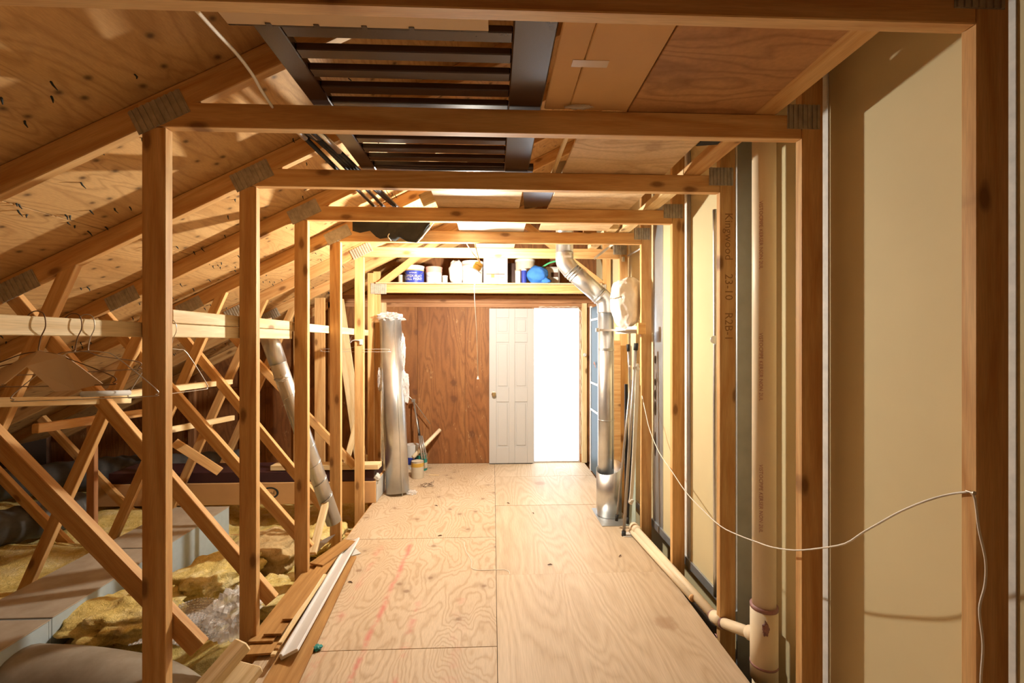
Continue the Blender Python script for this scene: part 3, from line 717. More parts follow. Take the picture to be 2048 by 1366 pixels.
bmesh.ops.solidify(bm, geom=bm.faces[:], thickness=.002)
link('shell', finish(bm, 'shell'), M_galv, T(sx_, FY, .006), sl, True)
tag(box('metal_base_sheet', (.86, 3.56, .0008), (1.10, 3.95, .003), M_galv), 'square of sheet metal on the floor under the sleeve', 'metal sheet')
tag(box('paper_scrap', (.975, 3.36, .001), (1.075, 3.44, .003), M_greypap), 'grey paper scrap under the pole foot', 'paper')

# ------------------------------------------------------------------ right corner: shelf, bundle, poles, cables
shf = empty('wall_shelf', (1.09, 3.55, 1.5)); tag(shf, 'small white and wood shelf on the fifth right post', 'shelf')
s0_ = at(1228, 664, Y=3.72); 
box('board', (1.0, 3.40, 1.545), (1.142, 3.72, 1.552), M_white, shf, .001)
box('wood_end', (1.085, 3.36, 1.515), (1.143, 3.40, 1.60), M_wood, shf)
lumber('side_rail', (1.015, 3.72, 1.55), (1.115, 3.40, 1.55), .055, .012, M_white, shf)
bn = blob('wrapped_bundle', (1.062, 3.60, 1.765), (.128,.10,.215), M_bundle, None, .055, 2.4, 5, 6, .2, .22); tag(bn, 'off-white bubble-wrapped bundle sitting on the small shelf', 'bundle')
for v in bn.data.vertices:
    k = .78+.42*(v.co.z+.2)/.4; v.co.x *= k; v.co.z += .22*v.co.x*(1 if v.co.z > .05 else 0)
def pole(name, a, b, r, mat, label, cat='pole', foot=True, top=True):
    o = empty(name, b); tag(o, label, cat, 'poles in the right corner'); d = (Vector(b)-Vector(a)).normalized()
    tube('shaft', [a, b], r, mat, o, 10)
    if foot: tube('foot_cap', [Vector(b)-d*.05, Vector(b)], r*1.35, M_rubber, o, 10)
    if top: tube('top_cap', [Vector(a)-d*.004, Vector(a)+d*.05], r*1.4, M_rubber, o, 10)
    return o
def cp(u, v, y): return at(u, v, Y=y)
pole('tent_pole', cp(1272,688,3.42), cp(1247,1076,3.385), .012, M_greytube, 'long grey pole with black caps, in front of the flue', )
pole('tent_pole', cp(1256,690,3.46), cp(1262,800,3.46), .009, M_greytube, 'short upper grey pole crossing the long one', foot=False)
pole('tent_pole', cp(1262,760,3.50), cp(1233,1042,3.53), .009, M_greytube, 'thinner grey pole with a black foot, left of the long one', top=False)
pole('tent_pole', cp(1270,770,3.56), cp(1255,1048,3.50), .008, M_black, 'slim black pole behind the grey poles', top=False)
kn_ = lathe('pole_clamp', [(0,0), (.008,0), (.008,.03), (0,.03)], M_steelrim, T(cp(1259,733,3.43)) @ Matrix.Rotation(math.pi/2, 4, 'X'), None, 10); tag(kn_, 'small silver clamp joining the grey poles', 'clamp')
cb = empty('cable_coil', cp(1270, 1000, 3.5)); tag(cb, 'long looped coil of white cable hanging by the fifth right post', 'cable')
for k in range(5):
    o1, o2 = .003*k, .004*k
    tube('cable_strand', [cp(1273+o1*300,728,3.44), cp(1270+k*1.4,800,3.45), cp(1266+k*1.2,900,3.47), cp(1261+k*1.1,985,3.47), cp(1258+k*.9,1006+k,3.465), cp(1263+k,1000,3.46)], .0055, M_cable, cb, 6, 4)
tube('tie', [cp(1270,735,3.43), cp(1278,740,3.43)], .012, M_cable, cb, 6)
bs = box('dark_strip', (1.05, 3.58, .02), (1.075, 3.60, 1.12), M_black, bev=.002); tag(bs, 'tall black slotted strip behind the cable coil', 'strip')
tag(box('brown_board', (1.045, 4.02, .0), (1.14, 4.04, 1.47), M_wood), 'brown board standing upright behind the flue', 'board')
gl = sheet('mint_panel', [(1.06, 3.62, .003), (1.13, 3.56, .003), (1.13, 3.56, .52), (1.08, 3.62, .50)], .004, M_mint); tag(gl, 'pale mint panel scrap behind the cable coil', 'panel')
# teal shelving frame by the doorway
tf = empty('teal_rack', (1.12, 4.95, 0)); tag(tf, 'narrow dark teal rack with pale edges right of the doorway', 'rack')
ra, rb2 = at(1183, 930, Y=5.1).x, at(1196, 930, Y=4.75).x
box('side_panel', (1.105, 4.72, .01), (1.118, 5.12, 1.84), M_tealdark, tf, .002)
for y_ in (4.72, 5.105): box('edge_post', (1.096, y_-.012, .0), (1.12, y_+.012, 1.86), M_white, tf, .002)
for z in (1.70, 1.0, .7): box('crossbar', (1.098, 4.735, z-.012), (1.104, 5.09, z+.012), M_white, tf, .001)
tube('pink_tie', [(1.095, 4.9, 1.21), (1.09, 4.86, 1.24), (1.095, 4.82, 1.18)], .004, M_pink, tf, 6, 4)
wb = lathe('wall_bulb', [(0,0), (.018,.004), (.022,.016), (.016,.028), (0,.03)], M_whitepl, T(1.10, 5.42, 1.30) @ Matrix.Rotation(math.pi/2, 4, 'X'), None, 14); tag(wb, 'small round white knob on the stud right of the door', 'knob')

# ------------------------------------------------------------------ pipes on the right wall
pv = empty('vent_pipe', (1.192, 1.955, 0)); tag(pv, 'tall cream PVC drain pipe standing against the right wall', 'pipe')
PX, PY, PR = 1.192, 1.955, .0475
tube('riser', [(PX, PY, .30), (PX, PY, 3.4)], PR, M_pvc, pv, 28)
tee = tube('tee_fitting', [(PX, PY, -.02), (PX, PY, .29)], PR+.008, M_pvc, pv, 28)
tube('stub', [(PX, PY, -.3), (PX, PY, .0)], PR, M_pvc, pv, 24)
tube('primer_ring', [(PX, PY, .288), (PX, PY, .303)], PR+.0085, M_primer, pv, 28); tube('primer_ring', [(PX, PY, .04), (PX, PY, .05)], PR+.0095, M_primer, pv, 28)
M90 = T(PX, PY, 0) @ Matrix.Rotation(math.radians(-38), 4, 'Z')
blob('primer_smear', (PX-.022, PY-.052, .225), (.016,.004,.028), M_primer, pv, .5, 3, 3, 3)
for z in (1.92, 1.35, .78):
    me = text_mesh('VISTOCPIPE KERSER NON 2UL', .022); bm = bmesh.new(); bm.from_mesh(me)
    for v in bm.verts:
        a = v.co.y/(PR+.0008)+math.radians(-46); v.co = Vector(((PR+.0008)*math.sin(a), -(PR+.0008)*math.cos(a), -v.co.x))
    bm.to_mesh(me); bm.free(); link('lettering', me, M_redink, T(PX, PY, z), pv)
tj = Vector((PX, PY, .155)); q1 = at(1437, 1243, Y=2.29); q2 = at(1272, 1061, Y=3.37); q2.z = .052
br = empty('branch_pipe', (1.12, 2.7, 0)); tag(br, 'cream PVC branch pipe running along the floor into the tee', 'pipe')
qd = (q1-tj).normalized()
tube('pipe_run', [q1, q2], .026, M_pvc, br, 20)
tube('pipe_run', [tj+qd*.05, q1+qd*.01], .026, M_pvc, br, 20)
tube('hub', [tj+qd*.035, tj+qd*.10], .033, M_pvc, br, 20)
tube('coupling', [q1-qd*.04, q1+(q2-q1).normalized()*.04], .032, M_pvc, br, 20)
tube('primer_ring', [q1-qd*.055, q1-qd*.041], .0285, M_primer, br, 20); tube('primer_ring', [q1+(q2-q1).normalized()*.041, q1+(q2-q1).normalized()*.055], .0285, M_primer, br, 20)
tube('end_coupling', [q2-(q2-q1).normalized()*.03, q2+(q2-q1).normalized()*.05], .034, M_pvc, br, 20)
g0 = at(1386, 1198, Z=.024); g1 = at(1262, 1062, Z=.03)
gt = empty('floor_tube', g0); tag(gt, 'clear plastic wrapped tube lying beside the branch pipe', 'tube')
tube('tube_body', [g0, g1], .019, M_pvc, gt, 16); tube('cut_end', [g0-(g1-g0).normalized()*.002, g0+(g1-g0).normalized()*.012], .0196, M_card, gt, 16)
tag(tube('conduit_cable', [(1.228, 2.47, 2.19), (1.228, 2.465, 1.5), (1.222, 2.455, 1.0), (1.222, 2.45, .06)], .012, M_galv, None, 10, 4), 'flexible grey conduit running down the wall behind the third right post', 'conduit')
ck = lathe('conduit_clip', [(0,0), (.022,0), (.022,.006), (0,.006)], M_galv, T(1.21, 2.445, 1.47) @ Matrix.Rotation(math.pi/2, 4, 'X'), None, 12); tag(ck, 'round metal clip holding the flexible conduit', 'clip')
# sagging white wire
wp = [(1284,792), (1292,830), (1300,862), (1318,905), (1345,945), (1372,985), (1405,1020), (1440,1052), (1475,1070), (1515,1085), (1545,1095), (1590,1101), (1640,1097), (1690,1088), (1725,1066), (1760,1046), (1800,1024), (1850,1003), (1900,989), (1940,984)]
pts = [at(u, v, X=1.125 if u < 1900 else 1.14) for u, v in wp]
pts[0] = at(1284, 792, X=1.14)
tag(tube('sagging_wire', pts, .0028, M_cable, None, 6, 3), 'white wire sagging across the right posts from a nail', 'wire')
nb = at(1942, 985, Y=1.02)
tag(tube('hanging_wire', [nb, at(1950,1000,Y=1.018), at(1958,1060,Y=1.018), at(1971,1120,Y=1.018), at(1970,1170,Y=1.018), at(1959,1220,Y=1.018), at(1966,1290,Y=1.018), at(1962,1366,Y=1.018), at(1968,1420,Y=1.018)], .0028, M_string, None, 6, 5), 'white wire hanging straight down the nearest right post', 'wire')
tag(lathe('nail', [(0,0), (.005,0), (.005,.002), (.0015,.003), (.0015,.02), (0,.02)], M_steelrim, T(nb.x, 1.012, nb.z) @ Matrix.Rotation(-math.pi/2, 4, 'X'), None, 8), 'nail head holding the white wire on the nearest post', 'nail')

# ------------------------------------------------------------------ eave side: insulation and ducts
def field(name, x0, x1, y0, y1, n, m, zf, mat):
    bm = bmesh.new(); V = []
    for i in range(n+1):
        r = []
        for j in range(m+1):
            x = x0+(x1-x0)*i/n; y = y0+(y1-y0)*j/m; r.append(bm.verts.new((x, y, zf(x, y))))
        V.append(r)
    for i in range(n):
        for j in range(m): bm.faces.new((V[i][j], V[i+1][j], V[i+1][j+1], V[i][j+1]))
    return link(name, finish(bm, name), mat, None, None, True)
def zi(x, y):
    f = noise.fractal(Vector((x*2.6, y*2.6, 0)), 1.0, 2.0, 5)*.055 + noise.noise(Vector((x*1.1, y*4.5, 3)))*.045
    if -2.68 < x < -2.18 and y < 3.97: return -.30
    if x > -2.25 and 1.75 < y < 2.42: return -.31
    k = min(1, max(0, (x+2.75)/.4)); base = -.03*(1-k)-.22*k
    return base+f
ins = field('insulation_blanket', -5.1, -1.10, .2, 5.43, 150, 190, zi, M_insul); ins['kind'] = 'stuff'; ins['label'] = 'lumpy yellow fibreglass insulation spread between the joists'; ins['category'] = 'insulation'
rim = struct(lumber('trim_2', (-1.10, YF, -.12), (-1.10, YB, -.12), .2, .02, M_wood)); rim['label'] = 'timber rim under the left floor edge'

def batt(p, size, label, mat, seed, rot=0.0, amp=.14):
    o = blob('insulation_batt', p, size, mat, None, amp, 2.4, 5, seed, rot, .55); return tag(o, label, 'insulation', 'loose insulation batts')
def gz(u, v, z): return at(u, v, Z=z)
batt(gz(245, 1215, .0)+Vector((.02,.0,-.07)), (.27,.22,.11), 'yellow insulation batt curling against the blue duct', M_insul, 1, .3, .2)
batt(gz(415, 1165, -.02)+Vector((0,.08,-.02)), (.20,.27,.12), 'yellow insulation batt behind the bubble wrap', M_insul, 2, -.3)
batt(gz(520, 1110, -.05)+Vector((.0,.1,-.03)), (.22,.25,.13), 'brownish insulation batt between third and fourth left posts', M_insul_b, 3, .1)
batt(gz(560, 1180, -.08)+Vector((-.02,0,-.03)), (.16,.22,.07), 'flat yellow insulation scrap beside the stacked planks', M_insul, 4)
batt(gz(640, 1070, -.05)+Vector((0,.05,-.05)), (.16,.25,.08), 'yellow insulation scrap behind the fourth left post', M_insul, 5)
batt(Vector((-1.72, 5.05, -.04)), (.22,.20,.13), 'tan insulation roll end against the back wall', M_insul_b, 6)
batt(Vector((-1.45, 5.1, .12)), (.07,.16,.075), 'small round insulation roll behind the leaning silver pipe', M_insul, 7, 0, .05)

td = empty('trunk_duct', (-2.43, 2.6, -.2)); tag(td, 'long rectangular duct wrapped in pale blue insulation under the left webs', 'duct')
for a, b_, h in ((.5, 2.375, .065), (2.38, 3.15, .07), (3.155, 3.92, .072)):
    s = box('duct_section', (-2.645, a, -.235), (-2.215, b_, h), M_ductside, td, .004)
    box('dusty_top', (-2.648, a+.002, h-.002), (-2.212, b_-.002, h+.004), M_ducttop, s, .003)
for y_ in (2.3765, 3.1525): box('seam_tape', (-2.65, y_-.012, h-.3), (-2.2135, y_+.0, h-.004), M_ductside, td, .001)
rd = tube('round_duct', [(-2.22, 2.22, -.165), (-1.9, 2.18, -.165), (-1.55, 2.10, -.18), (-1.30, 1.98, -.23)], .18, M_wrap, None, 28, 5); tag(rd, 'fat beige wrapped round duct branching off the blue duct', 'duct')
def flex(name, pts, r, label):
    P_ = smooth_pts(pts, 24); rs = [r*(1+.05*math.sin(i*1.35)) for i in range(len(P_))]
    o = tube(name, P_, rs, M_flexblack, None, 18); return tag(o, label, 'duct', 'dark flexible ducts')
flex('flex_duct', [(-4.6, 2.7, .10), (-4.0, 3.0, .13), (-3.55, 3.4, .12), (-3.35, 3.85, .10)], .13, 'dark grey flexible duct lying far left in the eaves')
flex('flex_duct', [(-4.6, 4.2, .16), (-3.9, 4.72, .16), (-3.3, 4.86, .15), (-2.7, 5.2, .12)], .14, 'dark shiny flexible duct behind the far left webs')

# bubble wrap and plastic among the batts
bwc = gz(395, 1245, .0)
bw = empty('bubble_wrap', bwc); tag(bw, 'crumpled sheet of bubble wrap on the insulation', 'bubble wrap')
rows = []; N = 22
for i in range(N):
    r = []
    for j in range(N):
        x = -.19+.34*i/(N-1); y = -.17+.34*j/(N-1)
        r.append(Vector((bwc.x+x-.02, bwc.y+y, -.03+.05*noise.noise(Vector((x*7, y*7, 2)))+.04*math.cos(x*6))))
    rows.append(r)
grid_sheet('film', rows, .002, M_bubble, bw)
bm = bmesh.new()
for i in range(N):
    for j in range(N):
        p = rows[i][j]+Vector((.006 if j % 2 else 0, 0, .003)); rr = bmesh.ops.create_icosphere(bm, subdivisions=1, radius=.0075)['verts']
        for v in rr: v.co.z *= .6; v.co += p-bwc
bb = link('bubbles', finish(bm, 'bubbles'), M_bubble, T(bwc), bw, True); bb['kind'] = 'stuff'
pl = gz(455, 1240, .02)
bm = bmesh.new(); bmesh.ops.create_icosphere(bm, subdivisions=4, radius=1)
for v in bm.verts:
    n_ = noise.turbulence(v.co*2.3, 4, True)
    v.co *= .75+.55*n_; v.co = Vector((v.co.x*.11, v.co.y*.15, v.co.z*.12))
o = link('plastic_film', finish(bm, 'plastic_film'), M_film, T(pl+Vector((0,.06,.0)))); tag(o, 'crumpled clear plastic film next to the third left post', 'plastic film')

# ------------------------------------------------------------------ boards on the eave side
def board(p, q, w_, t_, label, mat=M_wood_pale, name='lath_board', up=(0,0,1), cat='board'):
    return tag(lumber(name, p, q, w_, t_, mat, None, up), label, cat)
XL = -XO-.020
board((XL, .6, 1.502), (XL, 2.84, 1.502), .052, .034, 'lower pale lath board behind the left posts, carrying the hangers')
board((XL, 1.80, 1.557), (XL, 2.84, 1.557), .052, .034, 'upper pale lath board stacked on the lower one')
board((XL, 2.86, 1.552), (XL, 4.55, 1.545), .055, .034, 'farther pale lath board running behind the fourth to sixth left posts')
board(at(-60, 806, X=-1.90), at(246, 800, X=-1.97), .038, .085, 'weathered brace board lying across the webs below the hangers', M_wood_pale, 'brace_board')
board(at(200, 795, X=-2.05), at(458, 764, X=-2.12), .038, .06, 'lath brace with a broken end behind the second left post', M_wood_pale, 'brace_board')
board(at(70, 858, X=-2.5), at(285, 826, X=-2.5), .05, .038, 'far brace stick under the hangers', M_wood, 'brace_board')
board(at(300, 868, X=-2.22), at(466, 836, X=-2.25), .042, .03, 'short pointed brace stick seen between second and third left posts', M_wood_pale, 'brace_board')
board(at(348, 885, Y=3.9), at(440, 944, Y=4.05), .07, .03, 'loose board slanting down onto the long carton', M_wood, 'loose_board')
board(at(625, 1108, Y=2.97), at(657, 985, Y=3.3), .045, .03, 'short stick leaning beside the fourth left post', M_wood_pale, 'leaning_stick', (1,0,0))
board(at(682, 968, Y=4.2), at(714, 842, Y=4.35), .05, .03, 'pale stick leaning between fifth and sixth left posts', M_wood_pale, 'leaning_stick', (1,0,0))
board(at(725, 945, Y=4.80), at(676, 600, Y=4.92), .12, .02, 'wide pale board leaning behind the sixth left post', M_wood_pale, 'leaning_board', (1,0,0))
board((at(640, 940, Y=4.80).x, 4.8, -.2), at(640, 596, Y=4.80), .10, .038, 'upright board standing between fourth and fifth left posts', M_wood, 'upright_board', (1,0,0))
board((-2.9, 3.42, -.05), (-2.9, 3.42, .85), .055, .036, 'short upright strut far back among the left webs', M_wood_red, 'strut_board', (1,0,0))
# long carton and what lies on it
lc = empty('long_carton', (-2.2, 4.3, .0)); tag(lc, 'very long flat cardboard box lying across behind the left posts', 'carton')
box('body', (-3.5, 4.16, .0), (-1.06, 4.52, .195), M_card, lc, .004)
box('white_end', (-1.0585, 4.17, .005), (-1.054, 4.51, .19), M_greypap, lc, .001)
lx = at(540, 985, Y=4.16)
bm = bmesh.new()
for k in range(28):
    a0, a1 = 2*math.pi*k/28, 2*math.pi*(k+1)/28
    f = [bm.verts.new((math.cos(a)*rx, 0, math.sin(a)*rz)) for a, rx, rz in ((a0,.078,.052), (a1,.078,.052), (a1,.060,.040), (a0,.060,.040))]
    bm.faces.new(f)
bmesh.ops.remove_doubles(bm, verts=bm.verts[:], dist=1e-5)
link('oval_mark', finish(bm, 'oval_mark'), M_blackink, T(lx.x, 4.158, .105), lc)
flat_text('rv-I', .045, T(lx.x+.01, 4.158, .105) @ Matrix.Rotation(math.pi/2, 4, 'X'), M_blackink, lc)
tag(box('maroon_panel', (-3.4, 4.17, .197), (-1.075, 4.50, .29), M_maroon, bev=.004), 'dark maroon panel stacked on the long carton', 'panel')
board((-2.0, 4.24, .32), (-1.03, 4.20, .33), .045, .12, 'pale board on top of the maroon panel', M_wood_pale, 'top_board')
blob_ = blob('paper_wad', (-1.06, 4.2, .22), (.03,.03,.035), M_greypap, None, .4, 3, 3, 9); tag(blob_, 'torn grey paper at the end of the long carton', 'paper')
# silver pipe leaning
pa, pc_ = at(526, 640, Y=3.05), at(668, 1045, Y=3.30)
sp = empty('leaning_pipe', pc_); tag(sp, 'grey spiral metal pipe leaning behind the fourth left post', 'pipe')
tube('pipe_body', [pa, pc_], .052, M_galv, sp, 22)
dv = (pc_-pa).normalized()
tube('sleeve_end', [pa+dv*.02, pa+dv*.30], .055, M_steelrim, sp, 22)
for k in range(7):
    bm = bmesh.new(); L0 = .45+k*.13; Mx = axis_m(pa, pc_)
    add_tube(bm, [Vector((.053*math.cos(a), .053*math.sin(a), L0+.10*a/(2*math.pi))) for a in [2*math.pi*q/18 for q in range(19)]], .0022, 4)
    link('spiral_seam', finish(bm, 'spiral_seam'), M_galv, Mx, sp, True)
blob('foil_tape', pa+dv*.40+Vector((0,-.03,0)), (.045,.028,.035), M_foil, sp, .25, 4, 3, 3)

# ------------------------------------------------------------------ coat hangers
def hanger(hook, tipR, neck_drop, mat, label, drop=.10, r=.0016, lead=.0, bar=True):
    """wire hanger: hook over the lath, tipR is one corner, the other is mirrored about the neck"""
    hook = Vector(hook); tipR = Vector(tipR); neck = hook-Vector((0,0,neck_drop)); sh = Vector((neck.x, neck.y, tipR.z))
    tipL = sh-(tipR-sh); o = empty('wire_hanger', neck); tag(o, label, 'hanger', 'wire coat hangers')
    side = (tipR-sh).normalized()
    tube('hook', [hook+Vector((-.035,0,-.035)), hook+Vector((-.032,0,-.008)), hook+Vector((-.012,0,.010)), hook+Vector((.012,0,.004)), hook+Vector((.018,0,-.03)), hook+Vector((.006,0,-.06)), neck+Vector((0,0,.012)), neck], r, mat, o, 6, 5)
    body = [neck, neck+side*.03-Vector((0,0,.004)), neck+side*.065-Vector((0,0,.018)), tipR+Vector((0,0,.018)), tipR, tipR-side*.02-Vector((0,0,.006)), tipL+side*.02-Vector((0,0,.006)), tipL, tipL+Vector((0,0,.018)), neck-side*.065-Vector((0,0,.018)), neck-side*.03-Vector((0,0,.004)), neck]
    tube('body', body, r, mat, o, 6, 4); return o
def hk(u): 
    p = at(u, 640, X=XL+.005); return Vector((XL+.012, p.y, 1.532))
h1, h2, h3 = hk(72), hk(146), hk(172)
hanger(h3, at(311, 789, Y=1.50), .10, M_wire, 'pale wire hanger reaching across the second left post')
hanger(h2, (XL+.08, h2.y+.15, 1.375), .10, M_wiredark, 'dark-hooked wire hanger behind the pale one')
hanger((XL+.012, 1.80, 1.532), at(413, 776, Y=1.95), .10, M_wire, 'wire hanger showing between second and third left posts')
hanger((-1.23, 4.1, 1.50), at(776, 703, Y=4.02), .09, M_whitepl, 'white hanger on the sixth left post in front of the silver roll')
hc = hanger(h1, (h1.x+.17, h1.y+.03, 1.345), .10, M_wiredark, 'dark wire hanger draped with a folded grey card')
n1 = h1-Vector((0,0,.10))
rid = at(52, 733, Y=n1.y-.06); R_ = [at(130, 712, Y=n1.y+.01), at(205, 768, Y=n1.y+.03)]
sheet('card_flap', [n1+Vector((0,0,.004)), R_[0], R_[1], at(150, 781, Y=n1.y), at(110, 784, Y=n1.y-.02), rid], .0025, M_card_lt, hc)
sheet('card_flap', [n1+Vector((0,0,.004)), rid, at(8, 768, Y=n1.y-.09), at(-40, 775, Y=n1.y-.06), at(-30, 752, Y=n1.y-.02)], .0025, M_card_lt, hc)
tube('paper_tube', [at(165, 789, Y=1.32), at(258, 786, Y=1.47)], .0085, M_greypap, hc, 10)

# ------------------------------------------------------------------ planks at the left floor edge
def plank(x0, y0, x1, y1, z, wd, label, mat=M_plank, th=.010, name='floor_plank', tilt=0.0, cat='plank'):
    up = Vector((math.cos(tilt), 0, math.sin(tilt)))
    return tag(lumber(name, (x0, y0, z), (x1, y1, z), wd, th, mat, None, up, .001), label, cat)
pts_ = lambda u, v, z: at(u, v, Z=z)
def plank_px(a, b, z, wd, label, **k):
    p, q = at(a[0], a[1], Z=z), at(b[0], b[1], Z=z); return plank(p.x, p.y, q.x, q.y, z, wd, label, **k)
plank_px((552, 1385), (690, 1115), .010, .15, 'lowest orange laminate plank, its edge along the open floor', th=.012)
plank_px((520, 1285), (640, 1125), .030, .12, 'orange laminate plank forming the left side of the pile')
plank_px((515, 1310), (600, 1180), .018, .13, 'laminate plank poking out at the near end of the pile')
plank_px((545, 1270), (665, 1110), .046, .085, 'laminate plank on top beside the white trim')
plank_px((632, 1130), (700, 1082), .058, .10, 'short laminate plank at the far end of the pile')
plank_px((575, 1240), (640, 1150), .062, .05, 'narrow laminate offcut on the pile')
wt0, wt1 = at(578, 1310, Z=.045), at(708, 1082, Z=.045)
wt = empty('white_trim_board', wt0); tag(wt, 'long white painted trim board lying on the plank pile', 'trim board')
lumber('face', wt0, wt1, .085, .014, M_white, wt, (.9,0,.44))
lumber('lip', wt0+Vector((-.036,0,-.008)), wt1+Vector((-.036,0,-.008)), .014, .022, M_white, wt, (.9,0,.44))
for k, (u0, v0, u1, v1) in enumerate(((545,1312,632,1170), (552,1300,640,1165), (560,1288,650,1150))):
    p, q = at(u0, v0, Z=.06+.008*k), at(u1, v1, Z=.06+.008*k)
    tag(lumber('moulding_strip', p, q, .012, .02, M_wood_pale if k != 1 else M_plank), ['outermost thin moulding strip on the plank pile', 'middle thin dark moulding strip on the plank pile', 'innermost thin moulding strip next to the white trim'][k], 'strip')
tag(sheet('grey_sheet', [at(590,1112,Z=.012), at(655,1075,Z=.012), at(672,1068,Z=.012), at(628,1110,Z=.012)], .002, M_galv), 'scrap of grey sheet metal at the far end of the planks', 'metal scrap')
tag(sheet('grey_offcut', [at(703,1113,Z=.002), at(722,1108,Z=.002), at(708,1096,Z=.002), at(700,1100,Z=.002)], .004, M_greypap), 'small grey tile scrap by the end of the white trim', 'scrap')
# cut lumber at the near end
tag(lumber('lumber_offcut', at(372, 1420, Y=1.62), at(487, 1287, Y=1.80), .045, .07, M_wood_pale, None, (0,0,1), .006), 'rounded pale lumber offcut at the near end of the planks', 'offcut')
tag(lumber('lumber_offcut', at(430, 1420, Y=1.66), at(500, 1332, Y=1.80), .035, .12, M_wood_pale, None, (0,0,1), .004), 'flat pale lumber offcut below the rounded one', 'offcut')
tag(box('dark_crate', (-.90, 1.62, .0), (-.82, 1.86, .03), M_greypap), 'grey strip on the floor by the offcuts', 'strip')
sc_ = at(634, 1298, Z=.004); o = blob('foil_scrap', sc_+Vector((0,0,.006)), (.020,.022,.007), M_teal, None, .4, 3, 3, 11); tag(o, 'tiny dark teal scrap on the floor by the planks', 'scrap')

# ------------------------------------------------------------------ back left corner: silver roll, paint tins, tripod
r0, r1 = Vector((-.912, 4.41, .0)), Vector((-1.04, 4.66, 1.68)); rdv = (r1-r0).normalized()
rl = empty('silver_roll', r0); tag(rl, 'tall silver metal duct pipe wrapped in torn plastic, leaning in the corner', 'duct pipe')
tube('pipe', [r0+Vector((0,0,.012)), r1], .108, M_galv, rl, 40)
tube('seam', [r0+Vector((.06,-.092,.01)), r1+Vector((.06,-.092,0))], .005, M_galv, rl, 6)
def crumple(name, c, size, seed, parent, sub=4, mat=M_film):
    bm = bmesh.new(); bmesh.ops.create_icosphere(bm, subdivisions=sub, radius=1)
    for v in bm.verts:
        k = .7+.6*noise.turbulence(v.co*2.0+Vector((seed*5,0,0)), 4, True); v.co = Vector((v.co.x*size[0], v.co.y*size[1], v.co.z*size[2]))*k
    return link(name, finish(bm, name), mat, T(c), parent, False)
crumple('plastic_top', r1+Vector((0,0,.02)), (.125,.12,.06), 1, rl)
crumple('plastic_flap', r0+rdv*1.02+Vector((.115,0,0)), (.04,.05,.16), 2, rl); crumple('plastic_flap', r0+rdv*1.35+Vector((.11,0,0)), (.025,.04,.2), 3, rl)
crumple('plastic_flap', r0+rdv*1.10+Vector((-.125,0,0)), (.025,.04,.12), 4, rl); crumple('plastic_flap', r0+rdv*.7+Vector((-.115,0,0)), (.015,.03,.45), 5, rl)
crumple('plastic_flap', r0+Vector((.13,-.02,.015)), (.05,.04,.02), 6, rl)
def can(name, u, vb, r, h, label, bodym, bands=(), lidm=M_steelrim, cat='paint can'):
    p = at(u, vb, Z=0.0); c = Vector((p.x, p.y+r, 0)); o = empty(name, c); tag(o, label, cat, 'paint tins on the floor')
    lathe('body', [(0,.001), (r*.98,.001), (r,.004), (r,h), (0,h)], bodym, T(c), o)
    lathe('rim', [(r*.0,h-.006), (r*.88,h-.006), (r*.9,h+.003), (r*1.02,h+.003), (r*1.02,h-.004), (r*.99,h-.006)], lidm, T(c), o)
    for z0, z1, mm in bands: lathe('band', [(r*1.003,h*z0), (r*1.01,h*z0), (r*1.01,h*z1), (r*1.003,h*z1)], mm, T(c), o)
    return o
can('paint_can', 833, 959, .066, .175, 'white labelled paint can with an ochre band, foremost on the floor', M_cream, ((.70,.93,M_gold),))
can('paint_can', 842, 943, .062, .18, 'teal labelled paint can behind the ochre-banded one', M_teal, ((.15,.5,M_cream),))
can('paint_pail', 822, 940, .075, .27, 'tall white pail behind the silver duct pipe', M_whitepl, ((.2,.5,M_blue),), M_whitepl, 'pail')
tri = empty('tripod', at(848, 925, Y=5.05)); tag(tri, 'folded silver tripod leaning on the back wall', 'tripod')
ta, tb_ = at(827, 802, Y=5.35), at(849, 918, Y=5.0)
for k in range(3): tube('leg', [at(838+k*3, 872, Y=5.12), at(844+k*5, 918, Y=5.0+.03*k)], .009, M_greytube, tri, 8)
tube('column', [ta, at(840, 880, Y=5.12)], .010, M_greytube, tri, 8)
tube('lower_column', [at(834, 838, Y=5.25), at(840, 880, Y=5.12)], .013, M_black, tri, 8)
hd_ = box('head', (ta.x-.02, ta.y-.02, ta.z-.015), (ta.x+.02, ta.y+.02, ta.z+.02), M_greytube, tri, .004)
tube('pan_handle', [at(812, 788, Y=5.3), ta, at(860, 848, Y=5.38)], .005, M_steelrim, tri, 6)
wt_ = tube('white_tube', [at(826, 915, Y=5.12), at(880, 860, Y=5.42)], .022, M_pvc, None, 16); tag(wt_, 'short white tube leaning against the back wall', 'tube')
tag(tube('copper_wire', [at(811,782,Y=4.7), at(809,790,Y=4.72), at(812,797,Y=4.75), at(816,790,Y=4.8), at(818,800,Y=4.9)], .003, M_wire, None, 5, 4), 'bent copper wire beside the silver duct pipe', 'wire')

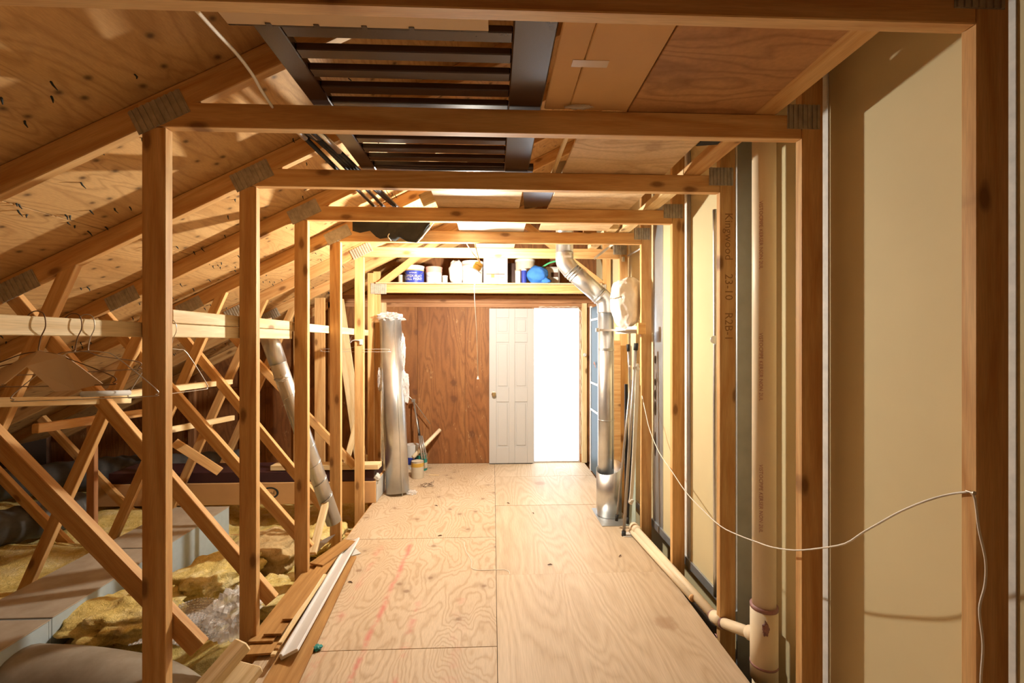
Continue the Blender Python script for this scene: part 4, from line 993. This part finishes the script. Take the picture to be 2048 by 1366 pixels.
# floor litter
bm = bmesh.new()
for i in range(16):
    p = at(855+random.uniform(-14,14), 968+random.uniform(-6,8), Z=.003); a = random.uniform(0, 6.3); L = random.uniform(.015,.05)
    add_tube(bm, [p-Vector((math.cos(a)*L, math.sin(a)*L, 0)), p+Vector((0,0,.006)), p+Vector((math.cos(a)*L, math.sin(a)*L, 0))], .0018, 4)
o = link('twigs', finish(bm, 'twigs'), M_ink); o['kind'] = 'stuff'; o['label'] = 'small heap of dry twigs on the floor near the paint cans'; o['category'] = 'twigs'
tag(lumber('wood_chip', at(858,950,Z=.004), at(878,951,Z=.004), .018, .004, M_wood_pale, None, (0,1,0)), 'pale wood chip on the floor beside the teal can', 'chip')
for k, (u, v) in enumerate(((880,1072), (1016,1007), (1066,1027), (1100,1130), (872,1012), (1240,1112), (1432,1272), (700,1165))):
    p = at(u, v, Z=.003); a = random.uniform(0, 3)
    lab = ['thin shaving on the floor seam left of centre', 'dark knot chip near the door on the right sheet', 'small dark chip in the middle of the right sheet', 'curled dark chip on the right floor sheet',
           'dark sliver far down the left floor sheet', 'dark crumb on the floor in front of the poles', 'red brown chip beside the pipe coupling', 'thin splinter beside the plank pile'][k]
    tag(tube('wood_sliver', [p-Vector((math.cos(a)*.016, math.sin(a)*.016, 0)), p+Vector((.003,.002,.003)), p+Vector((math.cos(a)*.016, math.sin(a)*.016, 0))], [.002,.004,.001], M_primer if k == 6 else M_ink, None, 5, 2), lab, 'sliver', 'wood slivers on the floor')
s_ = [at(930+random.uniform(-8,8)+k*6, 1088+12*k+random.uniform(-4,4), Z=.003) for k in range(5)]+[at(1010,1140,Z=.003), at(1020,1150,Z=.003)]
tag(tube('string_scrap', s_, .0016, M_string, None, 5, 4), 'tangled pale string lying across the floor seam', 'string')

# small hardware
hw = at(722, 684, Y=4.075)
cl_ = empty('plastic_clip', hw); tag(cl_, 'clear plastic clip screwed to the sixth left post', 'clip')
box('base', (hw.x-.014, 4.068, hw.z-.028), (hw.x+.014, 4.078, hw.z+.022), M_whitepl, cl_, .003)
tube('arm', [(hw.x-.01, 4.07, hw.z+.012), (hw.x-.07, 4.08, hw.z+.012), (hw.x-.10, 4.085, hw.z-.01)], .005, M_whitepl, cl_, 6, 3)
bk = at(1246, 519, Y=4.075); bo = box('post_bracket', (bk.x-.012, 4.066, bk.z-.022), (bk.x+.016, 4.079, bk.z+.022), M_steelrim, None, .003); tag(bo, 'small dark metal bracket on the sixth right post', 'bracket')
